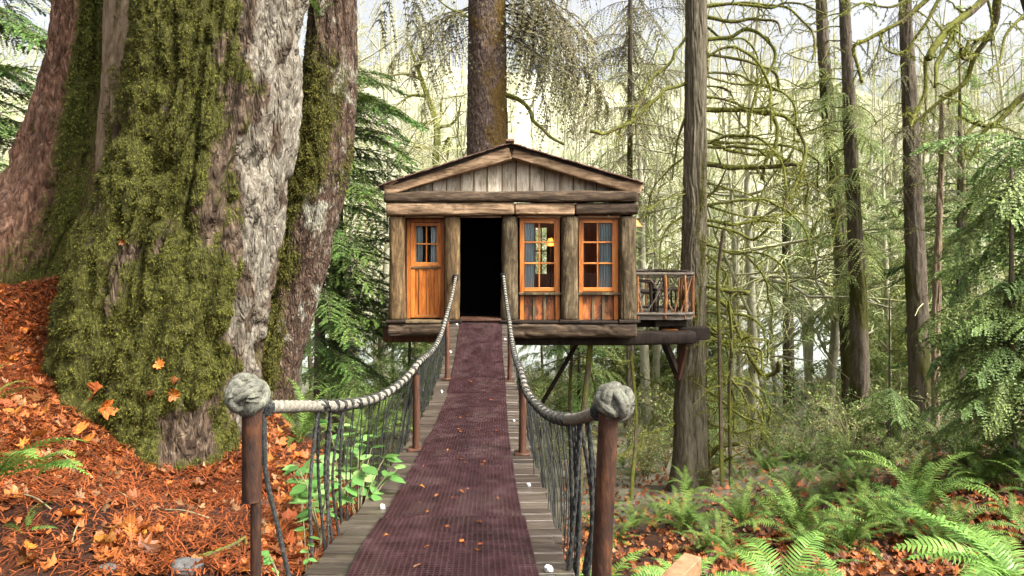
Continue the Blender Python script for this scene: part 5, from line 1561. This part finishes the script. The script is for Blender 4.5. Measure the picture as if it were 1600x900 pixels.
# ------------------------------------------------------------------ bare deciduous trees towards the river
def bare_tree(seed, H=11, nbr=16, lean=0.06, sub=6, tw=5, ml=1.0):
    rg = np.random.default_rng(seed)
    g = G()
    t = np.linspace(0, 1, 12)
    tr = np.stack([lean * H * t**2 * rg.uniform(-1, 1) + 0.12 * np.sin(t * 7 + seed), lean * H * t**2 * rg.uniform(-1, 1), H * t], -1)
    g.add(*tube(tr, np.linspace(0.15, 0.02, 12), 6, False), 0)
    def br(p0, d, L, r, lev):
        n = 6 if lev < 2 else 4
        u = np.linspace(0, 1, n)[:, None]
        bend = rg.normal(0, 0.25, 3) + np.array([0, 0, rg.uniform(-0.5, 0.5)])
        p = p0 + d * L * u + bend * L * 0.5 * u**2 + rg.normal(0, 0.03 * L, (n, 3)) * u
        g.add(*tube(p, np.linspace(r, r * 0.35, n), 4 if lev < 1 else 3, False), 0 if lev < 1 else 1)
        cnt = (sub, tw)[lev] if lev < 2 else 0
        for _ in range(cnt):
            i = rg.uniform(0.25, 1)
            q = p[int(i * (n - 1))]
            dd = d * 0.7 + rg.normal(0, 0.6, 3); dd /= np.linalg.norm(dd)
            br(q, dd, L * rg.uniform(0.35, 0.6), max(r * 0.45, 0.006), lev + 1)
    for k in range(nbr):
        f = rg.uniform(0.18, 0.98)
        p0 = np.array([np.interp(f, t, tr[:, a]) for a in range(3)])
        az = rg.uniform(0, 6.28); el = rg.uniform(-0.1, 0.9)
        d = np.array([math.cos(az) * math.cos(el), math.sin(az) * math.cos(el), math.sin(el)])
        br(p0, d, H * 0.27 * (1.15 - 0.7 * f) * rg.uniform(0.6, 1.3) * ml, 0.05 * (1.1 - f) + 0.012, 0)
    return g
M['alder'] = bark("alder_bark", [(0.17, 0.16, 0.10), (0.36, 0.345, 0.24), (0.53, 0.51, 0.40)], None, (1, 1, .5), 5, 0.3, None, False)  # alder bark, paled further to carry the overbright background light
M['mosstwig'] = leafm("mossy_twig", (0.20, 0.23, 0.075), (0.46, 0.47, 0.24), 0.85, 0.1, 0.15, 0.03, 0.3, 3)  # mossy twigs with the same background brightness put into the colour
BARE = [template("bare_tree", bare_tree(k, H, nb_, .06, 6, 6), [M['alder'], M['mosstwig']]) for k, (H, nb_) in enumerate(((11, 20), (13, 22), (9, 18), (12, 24)))]
rg = np.random.default_rng(900)
n_ = 0
zones = [("bare mossy maple standing in the pale wood between the cabin and the river", "bare mossy trees on the near river bank", 18, 32, 70), ("bare pale alder on the wooded slope across the river", "bare trees across the river", 58, 125, 150)]
for lab, grp, ya, yb2, cnt in zones:
    for k in range(cnt):
        u = rg.random()
        Y = ya + (yb2 - ya) * (u ** (0.8 if ya < 30 else 0.75))
        px = rg.uniform(-150, 1750)
        X = (px - VX) / F * Y
        if ya < 30 and abs(X) < 4.5 and Y < 19.5: Y = 22
        q = on(X, Y, -0.1)
        o = inst("bare_tree", BARE[rg.integers(0, 4)], None, tuple(q), (0, 0, rg.uniform(0, 6.28)), rg.uniform(0.75, 1.25))
        tag(o, lab, "tree", grp)
fw = G()
small = [bare_tree(40 + k, 10, 13, .06, 4, 3) for k in range(4)]
sm = [(np.concatenate(t_.V), t_.Fs) for t_ in small]
for k in range(460):
    Y = rg.uniform(62, 125) if k < 220 else rg.uniform(125, 200); X = rg.uniform(-0.85, 0.95) * Y
    V, Fs_ = sm[rg.integers(0, 4)]
    a = rg.uniform(0, 6.28); sc_ = rg.uniform(0.8, 1.5) if k < 220 else rg.uniform(1.2, 2.4)
    Vr = np.stack([V[:, 0] * math.cos(a) - V[:, 1] * math.sin(a), V[:, 0] * math.sin(a) + V[:, 1] * math.cos(a), V[:, 2]], -1) * sc_ + on(X, Y, -0.2)
    n0 = fw.n
    fw.V.append(Vr); fw.A.append(np.zeros(len(Vr))); fw.n += len(Vr)
    fw.Fs += [(f - 0 + n0, m_) for f, m_ in Fs_]
tag(ob("far_wood", fw, [M['alder'], M['mosstwig']], None, origin=(0, 0, 0)), "pale mass of leafless wood covering the slope across the river", "trees", kind='stuff')
# one that can be picked out, left of the cabin trunk
bt = on(*(lambda q: (q[0], q[1]))(P(684, 300, 24)), -0.1)
yt = thing("maple_tree", tuple(bt), "crooked yellow green mossy maple left of the cabin trunk above the roof", "tree")
simple_trunk([(*bt, .16), (*P(690, 330, 24), .13), (*P(680, 250, 24), .12), (*P(682, 200, 24), .10), (*P(664, 140, 24), .08), (*P(650, 100, 24), .06), (*P(636, 60, 24), .03)], 'limb', yt, 10, 60, 5, 0.95)
for k, pp in enumerate(([(664, 150), (640, 150), (620, 165)], [(662, 125), (640, 117), (600, 120), (578, 125)], [(655, 105), (662, 85), (660, 60)], [(682, 205), (690, 170), (688, 160)], [(684, 230), (650, 230), (610, 232)], [(690, 240), (700, 215), (698, 260)], [(676, 190), (650, 195), (636, 188)], [(684, 200), (710, 190), (720, 160)])):
    ob("branch", limb_geo(pxpath(pp, 24, 24 + RNG.uniform(-1, 1)), .07, .025, 550 + k, 8, tuft=40, tw=1.2, droop=0.3), [M['limb'], M['moss_bright']], yt, attr=True)

def young_evergreen(seed, H=8.0, nb=44):
    rg = np.random.default_rng(seed)
    g = G()
    u = np.linspace(0, 1, 14)
    g.add(*tube(np.stack([0.15 * np.sin(u * 3 + seed), 0.1 * np.cos(u * 4), H * u], -1), np.linspace(0.10, 0.012, 14), 7, False), 0)
    src = [bough(1.5, 60 + k, 0.55, 12, 0.5, 8, 0.085, 0.020, 0.7, 0.18, 0.012) for k in range(3)]
    for j in range(nb):
        f = 0.08 + 0.9 * (j + rg.random()) / nb
        sc_ = (1.45 - 1.15 * f) * rg.uniform(0.6, 1.15); az = rg.uniform(0, 6.28)
        sg = src[rg.integers(0, 3)]
        V = np.concatenate(sg.V) * sc_
        V = V @ np.array(Euler((rg.normal(0, .2), rg.normal(0.05, .18), az)).to_matrix()).T + (0.15 * math.sin(f * 3 + seed), 0.1 * math.cos(f * 4), H * f)
        n0 = g.n
        g.V.append(V); g.A.append(np.zeros(len(V))); g.n += len(V)
        g.Fs += [(f_ + n0, m_) for f_, m_ in sg.Fs]
    return g
YOUNG = [template("evergreen_tree", young_evergreen(k, H), [M['twig'], M['light_leaf']]) for k, H in enumerate((8.0, 10.5))]
rg = np.random.default_rng(905)
for k in range(76):
    Y = rg.uniform(18.5, 32) if k < 56 else rg.uniform(60, 90)
    px = rg.uniform(820, 1620) if k % 4 else rg.uniform(420, 760)
    if 1140 < px < 1330 and k < 64: px += 210
    q = on((px - VX) / F * Y, Y, -0.1)
    o = inst("evergreen_tree", YOUNG[k % 2], None, tuple(q), (0, 0, rg.uniform(0, 6.28)), rg.uniform(0.55, 1.15))
    tag(o, "pale yellow green young evergreen in the backlit wood behind the cabin" if k < 56 else "small pale evergreen on the slope across the river", "tree", "young evergreens in the backlit wood" if k < 56 else "evergreens across the river")

# ------------------------------------------------------------------ understory shrubs
def shrub(seed, H=1.5, stems=9, leaves=26, leaf=0.05):
    rg = np.random.default_rng(seed)
    g = G(); LV = []
    for s in range(stems):
        az = rg.uniform(0, 6.28); sp = rg.uniform(0.2, 0.75)
        u = np.linspace(0, 1, 8)
        h = H * rg.uniform(0.6, 1.1)
        p = np.stack([np.cos(az) * sp * h * u**1.4, np.sin(az) * sp * h * u**1.4, h * u - 0.25 * h * u**3], -1) + rg.normal(0, 0.03, (8, 3)) * u[:, None]
        g.add(*tube(p, np.linspace(0.012, 0.003, 8), 4, False), 0)
        pts = [p]
        for b in range(4):
            i = rg.integers(2, 8)
            d = rg.normal(0, 1, 3); d[2] = abs(d[2]) * 0.4; d /= np.linalg.norm(d)
            q = p[i] + d * h * 0.3 * np.linspace(0, 1, 5)[:, None]
            g.add(*tube(q, np.linspace(0.005, 0.002, 5), 3, False), 0)
            pts.append(q)
        allp = np.concatenate(pts)
        ids = rg.integers(len(allp) // 4, len(allp), leaves)
        b = allp[ids] + rg.normal(0, 0.05, (leaves, 3))
        d = rg.normal(0, 1, (leaves, 3)); d[:, 2] -= 0.2; d /= np.linalg.norm(d, axis=1)[:, None]
        wv = np.cross(d, rg.normal(0, 0.5, (leaves, 3)) + (0, 0, 1)); wv /= np.linalg.norm(wv, axis=1)[:, None]
        ll = leaf * rg.uniform(0.6, 1.4, (leaves, 1))
        LV.append(np.stack([b, b + d * ll * 0.5 - wv * ll * 0.3, b + d * ll, b + d * ll * 0.5 + wv * ll * 0.3], 1).reshape(-1, 3))
    LV = np.concatenate(LV)
    i = np.arange(len(LV) // 4) * 4
    g.add(LV, np.stack([i, i + 1, i + 2, i + 3], -1), 1)
    return g
SHRUB = [template("shrub", shrub(k, H, 10, 60, 0.045), [M['twig'], M['shrub']]) for k, H in enumerate((1.3, 1.7, 1.0))]
SHRUB_DARK = [template("shrub", shrub(k + 9, H, 10, 70, 0.05), [M['twig'], M['hemlock']]) for k, H in enumerate((1.2, 1.5))]
rg = np.random.default_rng(910)
for k in range(230):
    px = rg.uniform(560, 1600); py = rg.uniform(545, 750)
    if 700 < px < 800: continue
    q = hit(px, py)
    if q[1] < 11.5 or q[1] > 32: continue
    if 1030 < px < 1125 and q[1] < 14.3: continue
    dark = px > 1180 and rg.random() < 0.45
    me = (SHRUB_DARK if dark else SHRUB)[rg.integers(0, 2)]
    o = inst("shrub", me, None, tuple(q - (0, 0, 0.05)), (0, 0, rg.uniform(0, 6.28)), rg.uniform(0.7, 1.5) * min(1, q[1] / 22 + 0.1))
    tag(o, "small dark green leafy bush on the forest floor right of the support tree" if dark else "thin light green leafy bush on the sunlit forest floor", "bush", "dark bushes right of the support tree" if dark else "light green bushes of the undergrowth")
for k in range(26):                                     # undergrowth at the left below the cabin
    px = rg.uniform(440, 690); py = rg.uniform(560, 660)
    q = hit(px, py)
    if q[1] < 7.5: continue
    o = inst("shrub", SHRUB[rg.integers(0, 3)], None, tuple(q - (0, 0, 0.05)), (0, 0, rg.uniform(0, 6.28)), rg.uniform(0.5, 0.9))
    tag(o, "light leafy bush in the gully left of the bridge below the cabin", "bush", "bushes in the gully left of the bridge")
# thin saplings under the cabin
def sapling(px_pts, Y, r, label, seed):
    b = P(*px_pts[0], Y); b[2] = float(gh(b[:1], b[1:2])[0]) - 0.05
    t = thing("sapling", tuple(b), label, "tree")
    simple_trunk([(*b, r * 1.2)] + [(*P(a, c, Y), r) for a, c in px_pts[1:]], 'limb', t, 8, 40, seed, 0.4)
    for k in range(5):
        a = P(*px_pts[-1], Y) * rg.uniform(0.25, 0.9) + b * 0; a = b + (P(*px_pts[-1], Y) - b) * rg.uniform(0.3, 0.95)
        d = rg.normal(0, 1, 3) * (1, 1, 0.4); d /= np.linalg.norm(d)
        ob("branch", limb_geo(np.array([a, a + d * 0.35, a + d * 0.7 + (0, 0, rg.normal(0, .15))]), r * 0.45, 0.004, seed * 10 + k, 4, tuft=30, tw=0.35), [M['limb'], M['moss']], t, attr=True)
sapling([(905, 720), (912, 640), (920, 560), (924, 500)], 13.2, 0.055, "upright dark sapling under the cabin right of the bridge", 31)
sapling([(893, 720), (890, 620), (893, 540), (891, 500)], 14.6, 0.035, "thinner mossy sapling just left of the upright dark one", 32)
sapling([(985, 720), (994, 640), (988, 575), (985, 548)], 13.0, 0.03, "crooked thin sapling between the right rope knot and support tree", 33)
sapling([(1128, 700), (1126, 620), (1124, 520), (1122, 430), (1130, 360)], 13.0, 0.035, "slim mossy stem right beside the support tree", 34)
sapling([(1142, 690), (1140, 600), (1143, 520), (1138, 470)], 13.4, 0.03, "slim dark stem second from the support tree", 35)
fl = thing("fallen_branch", tuple(hit(970, 715)), "fallen mossy branch on the leafy floor below the right rope knot", "branch")
ob("limb", limb_geo(np.array([hit(968, 722) + (0, 0, .06), hit(1005, 695) + (0, 0, .35), hit(1030, 668) + (0, 0, .7), hit(1040, 655) + (0, 0, 1.0)]), .05, .03, 590, 6, tuft=120, tw=0.7), [M['limb'], M['moss_bright']], fl, attr=True)

# ------------------------------------------------------------------ ferns
H_ = [  # px, py, scale, fronds, kind, label
 (1160, 822, .95, 18, "sword", "full sword fern right of the support tree base, front left of the fern bank"),
 (1245, 842, 1.15, 20, "sword", "tall upright sword fern in the middle of the fern bank"),
 (1432, 800, 1.25, 22, "sword", "broad sword fern in front of the young right cedar"),
 (1195, 735, .85, 16, "sword", "fern clump behind and right of the support tree base"),
 (1255, 725, .85, 16, "sword", "back row fern left of the low cedar sprays"),
 (1330, 722, .95, 16, "sword", "back row fern below the dead conifer"),
 (1075, 775, .8, 14, "sword", "dark fern at the foot of the support tree"),
 (1400, 672, .8, 14, "sword", "fern clump below the clean brown trunk"),
 (1030, 812, .7, 12, "sword", "sparse fern in leaf litter left of the support tree base"),
 (1325, 858, .8, 14, "sword", "low arching fern over red litter at the front of the bank"),
 (1540, 760, .9, 14, "sword", "dark fern at the right edge under the cedar"),
 (1120, 862, .7, 12, "sword", "low fern just behind the pale lumber rail"),
 (1500, 850, .8, 14, "sword", "shaded fern left of the bright fern at the right bottom corner"),
 (950, 800, .6, 12, "sword", "small fern right of the right near post"),
]
for k, (px, py, s, n, kd, lab) in enumerate(H_):
    fern(hit(px, py), s * 1.0, n, kd, lab, None, 100 + k)
fern(P(1592, 918, 3.9), 0.95, 14, "bright", "large bright green fern in the bottom right corner", None, 131, (60, 260))
fern(P(1225, 930, 4.6), 0.75, 9, "bright", "bright yellow green fern at the bottom edge right of the lumber rail", None, 132)
fern(P(930, 950, 3.9), 0.62, 9, "bright", "bright fern behind the right near post", None, 133)
fern(P(1075, 925, 4.2), 0.55, 9, "bright", "bright fern around the pale lumber rail end", None, 134)
fern(P(1340, 960, 4.4), 0.55, 7, "bright", "small bright fern at the bottom edge left of the corner fern", None, 135)
fern(hit(500, 700) + (0, 0.6, 0.1), 0.95, 15, "sword", "arching sword fern behind the left rope between trunk and bridge", None, 141)
fern(P(470, 690, 6.2), 0.85, 13, "sword", "upright sword fern beside the leaning trunk base", None, 142)
fern(P(575, 690, 6.9), 0.95, 14, "sword", "wide sword fern left of the first left rail post", None, 143)
fern(P(540, 760, 5.3), 0.6, 10, "sword", "low fern under the net cords left of the bridge", None, 144)
fern(P(-25, 640, 3.9), 0.42, 8, "sword", "small dark fern at the left edge on the leaf slope", None, 145)
fern(P(-15, 752, 3.2), 0.62, 4, "bright", "low fern frond spread flat over the orange slope at lower left", None, 146, (-35, 20))
fern(P(55, 742, 3.15), 0.40, 3, "bright", "long flat fern frond lying on orange litter at lower left", None, 147, (-25, 8))
fern(P(35, 830, 2.9), 0.22, 4, "sword", "tiny dark fern sprig on soil at the lower left edge", None, 148, (-60, 120))
rg = np.random.default_rng(920)
cnt = 0
while cnt < 125:
    px = rg.uniform(930, 1640); py = rg.uniform(620, 880) if cnt < 45 else rg.uniform(600, 760)
    if 1040 < px < 1112 and py < 765: continue
    q = hit(px, py)
    if q[1] > 17: continue
    fern(q, rg.uniform(0.5, 0.95) * (1 if cnt < 45 else 0.8), int(rg.integers(10, 15)) if cnt < 45 else 9, "sword", "green sword fern scattered through the red leaf litter right of the bridge", "sword ferns scattered right of the bridge", 1000 + cnt)
    cnt += 1

# broad leaved plants left of the bridge
def blade():
    n = 9
    u = np.linspace(0, 1, n)
    wv = np.sin(u ** 0.8 * math.pi) * 0.34
    V = np.concatenate([np.stack([u, -wv, -0.10 * u**2 + 0.08 * wv], -1), np.stack([u, 0 * u, -0.12 * u**2], -1), np.stack([u, wv, -0.10 * u**2 + 0.08 * wv], -1)])
    return G().add(V, np.concatenate([grid_faces(3, n, False)]))
BLADE = template("leaf", blade(), M['salal'])
def salal(px, py, Y, n, size, label, seed, H=0.4):
    rg = np.random.default_rng(seed)
    b = P(px, py, Y)
    b[2] = min(b[2], float(gh(b[:1], b[1:2])[0]) + 0.02)
    tgt = P(px, py, Y)
    t = thing("broadleaf_plant", tuple(b), label, "plant")
    ns = max(2, n // 7)
    for s in range(ns):
        az = rg.uniform(0, 6.28)
        h = H * rg.uniform(0.7, 1.15) + (tgt[2] - b[2])
        u = np.linspace(0, 1, 8)
        sp = rg.uniform(0.3, 0.8)
        p = np.stack([np.cos(az) * sp * H * u**1.5, np.sin(az) * sp * H * u**1.5, h * u * (1 - 0.2 * u)], -1)
        ob("stem", G().add(*tube(p + b, np.linspace(0.005, 0.002, 8), 5, False)), M['twig'], t)
        for j in range(n // ns):
            i = int(rg.integers(3, 8))
            aa = az + (-1) ** j * rg.uniform(0.5, 1.3)
            inst("leaf", BLADE, t, tuple(p[i]), (rg.normal(0, 0.3), rg.uniform(-0.35, 0.35), aa), size * rg.uniform(0.7, 1.2))
    return t
salal(500, 800, 3.7, 48, 0.10, "leafy green plant under the net cords beside the left planks", 1, 0.32)
salal(560, 790, 4.2, 56, 0.105, "fuller leafy green plant touching the left planks near the mat", 2, 0.36)
salal(470, 790, 3.9, 24, 0.11, "pale leaved plant between the left post and the net cords", 3, 0.25)
salal(530, 720, 4.9, 36, 0.10, "leafy plant further back below the left rope", 4, 0.35)
salal(480, 862, 3.1, 14, 0.05, "small leafy sprig at the bottom left by the bridge planks", 5, 0.18)
salal(445, 880, 2.95, 12, 0.045, "small leafy sprig at the foot of the left near post", 6, 0.14)

# ------------------------------------------------------------------ fallen leaves and litter
rg = np.random.default_rng(930)
def slope_pts(n, pxr, pyr, ymax=9.0):
    X, Y = [], []
    out = []
    px = rg.uniform(*pxr, n * 2); py = rg.uniform(*pyr, n * 2)
    Yl = 1.7 * (18 ** np.linspace(0, 1, 130))
    cx_ = (px[:, None] - VX) / F * Yl[None]
    cz_ = EZ + (VY - py[:, None]) / F * Yl[None]
    gz = gh(cx_, np.broadcast_to(Yl, cx_.shape))
    i = np.maximum(np.argmax(cz_ <= gz, 1), 1)
    r_ = np.arange(len(px))
    da = cz_[r_, i - 1] - gz[r_, i - 1]; db = gz[r_, i] - cz_[r_, i]
    f = np.clip(da / (da + db + 1e-9), 0, 1)
    Yf = Yl[i - 1] + f * (Yl[i] - Yl[i - 1])
    ok = (cz_ <= gz).any(1) & (Yf < ymax)
    xf = (px - VX) / F * Yf
    q = np.stack([xf, Yf, gh(xf, Yf)], -1)[ok]
    return q[:n]
leaf_pts = np.concatenate([slope_pts(150, (0, 330), (440, 710)), slope_pts(14, (0, 420), (720, 900)), slope_pts(16, (160, 250), (830, 900)), slope_pts(70, (405, 520), (640, 890), 6.5), slope_pts(40, (900, 1500), (760, 900), 8)])
for q in leaf_pts[:290]:
    inst("fallen_leaf", LEAFM[rg.integers(0, 6)], GROUND, tuple(q + (0, 0, 0.025)), (rg.normal(0, 0.3), rg.normal(0, 0.3), rg.uniform(0, 6.28)), rg.uniform(0.06, 0.16))
g = G()
p = np.concatenate([slope_pts(3400, (-20, 420), (420, 745)), slope_pts(160, (-20, 420), (740, 900)), slope_pts(220, (150, 260), (820, 900)), slope_pts(500, (400, 560), (620, 900), 7)])
scatter_leaves(g, p + (0, 0, 0.012), rg.uniform(0.03, 0.085, len(p)), rg, 0.35)
p = np.concatenate([slope_pts(4200, (880, 1640), (660, 900), 20), slope_pts(1600, (560, 1640), (560, 720), 28)])
scatter_leaves(g, p + (0, 0, 0.012), rg.uniform(0.06, 0.13, len(p)), rg, 0.45)
ob("leaf_litter", g, M['maple_dark'], GROUND, kind='stuff', smooth=False)
g = G()
p = np.concatenate([slope_pts(420, (-20, 420), (420, 800)), slope_pts(150, (400, 560), (640, 900), 7), slope_pts(900, (880, 1640), (640, 900), 20)])
scatter_leaves(g, p + (0, 0, 0.02), rg.uniform(0.03, 0.08, len(p)), rg, 0.35)
ob("tan_leaf_litter", g, M['maple_tan'], GROUND, kind='stuff', smooth=False)
def needles(pts, rg, L=0.09):
    n = len(pts)
    az = rg.uniform(0, 6.28, n)
    d = np.stack([np.cos(az), np.sin(az), rg.normal(0, 0.3, n)], -1)
    wv = np.stack([-np.sin(az), np.cos(az), 0 * az], -1) * 0.0028
    ll = L * rg.uniform(0.4, 1.6, (n, 1))
    a = pts - d * ll / 2; b = pts + d * ll / 2; m = pts + (0, 0, 0.012)
    V = np.stack([a - wv, a + wv, m + wv, m - wv, b + wv * .4, b - wv * .4], 1).reshape(-1, 3)
    i = np.arange(n) * 6
    return V, [np.stack([i, i + 1, i + 2, i + 3], -1), np.stack([i + 3, i + 2, i + 4, i + 5], -1)]
p = np.concatenate([slope_pts(9000, (-20, 430), (560, 790)), slope_pts(2000, (190, 430), (760, 900)), slope_pts(380, (-20, 200), (780, 900)), slope_pts(14000, (-20, 300), (420, 620)), slope_pts(3000, (400, 560), (640, 900), 7)])
ob("needle_litter", G().add(*needles(p + (0, 0, 0.012), rg)), M['needles'], GROUND, kind='stuff')
p = np.concatenate([slope_pts(9000, (560, 1640), (560, 760), 30)])
ob("twig_litter", G().add(*needles(p + (0, 0, 0.02) + np.abs(rg.normal(0, 0.04, (len(p), 1))) * (0, 0, 1), rg, 0.32)), M['twig'], GROUND, kind='stuff')
# leaves caught on the giant trunk
_tm = [c for c in main.children if c.name.startswith("trunk")][0].data
_tv = np.empty(len(_tm.vertices) * 3); _tm.vertices.foreach_get("co", _tv)
_tv = _tv.reshape(-1, 3) + np.array(main.location)
_tpx, _tpy = VX + _tv[:, 0] / _tv[:, 1] * F, VY - (_tv[:, 2] - EZ) / _tv[:, 1] * F
for px, py, s in ((255, 565, .09), (265, 610, .11), (240, 625, .09), (270, 588, .08), (185, 380, .06), (150, 612, .17), (162, 632, .15)):
    nr_ = np.where(np.hypot(_tpx - px, _tpy - py) < 9)[0]
    if not len(nr_): continue
    q = _tv[nr_[np.argmin(_tv[nr_, 1])]] - (0, 0.012, 0)
    o = inst("fallen_leaf", LEAFM[rg.integers(0, 6)], None, tuple(q), (R(78) + rg.normal(0, .15), rg.normal(0, .3), rg.uniform(-0.6, 0.6)), s)
    tag(o, "orange leaf caught in the moss low on the giant trunk", "leaf", "leaves caught on the giant trunk")
# small leaves on the mats
for k in range(44):
    Y = 2.6 + 7.5 * rg.random() ** 1.6
    o = inst("fallen_leaf", LEAFM[rg.integers(0, 6)], None, (rg.uniform(MXL + .05, MXR - .05), Y, float(zb(Y)) + 0.034), (rg.normal(0, 0.12), rg.normal(0, 0.12), rg.uniform(0, 6.28)), (rg.uniform(0.03, 0.06), rg.uniform(0.012, 0.03), 0.03))
    tag(o, "small orange leaf scrap fallen on the red bridge mats", "leaf", "leaf scraps on the bridge mats")
# sticks and stones at the lower left
q = hit(345, 868)
mb = thing("mossy_stick", tuple(q), "short mossy stick on the litter left of the near left post", "stick")
ob("limb", limb_geo(np.array([hit(305, 888) + (0, 0, .02), hit(340, 872) + (0, 0, .03), hit(383, 857) + (0, 0, .03)]), .014, .009, 600, 3, tuft=260, tw=0.1), [M['limb'], M['moss']], mb, attr=True)
def stone(px, py, s, label, seed):
    uu = np.linspace(0, math.pi, 12); vv = np.linspace(0, 2 * math.pi, 25)[:-1]
    d = np.array([[math.sin(u) * math.cos(v), math.sin(u) * math.sin(v), math.cos(u)] for u in uu for v in vv])
    r = 1 + (fbm(d * 1.6 + seed, seed, 3) - 0.5) * 0.7
    q = hit(px, py)
    o = ob("stone", G().add(d * r[:, None] * np.array([1, .8, .55]) * s + q, grid_faces(12, 24)), M['stone'], None, origin=tuple(q))
    tag(o, label, "stone")
stone(292, 893, 0.075, "rounded grey stone at the bottom edge left of the left near post", 1)
stone(165, 897, 0.05, "pale stone at the bottom edge on the dark soil", 2)
for k, (a, b) in enumerate((((250, 800), (330, 815)), ((110, 860), (125, 820)), ((30, 780), (80, 800)), ((180, 770), (215, 800)), ((60, 700), (130, 740)))):
    q0, q1 = hit(*a), hit(*b)
    o = ob("fallen_twig", G().add(*tube(catmull([q0 + (0, 0, .01), (q0 + q1) / 2 + (0, 0, .03), q1 + (0, 0, .012)], 9), 0.004, 5)), M['twig'], None, origin=tuple(q0))
    tag(o, ("thin twig across the litter under the giant trunk", "short thin twig on dark soil at the lower left", "thin twig near the left edge below the flat fern frond", "thin twig on litter left of the giant trunk foot", "thin twig on orange leaves just above the flat fern frond")[k], "twig")
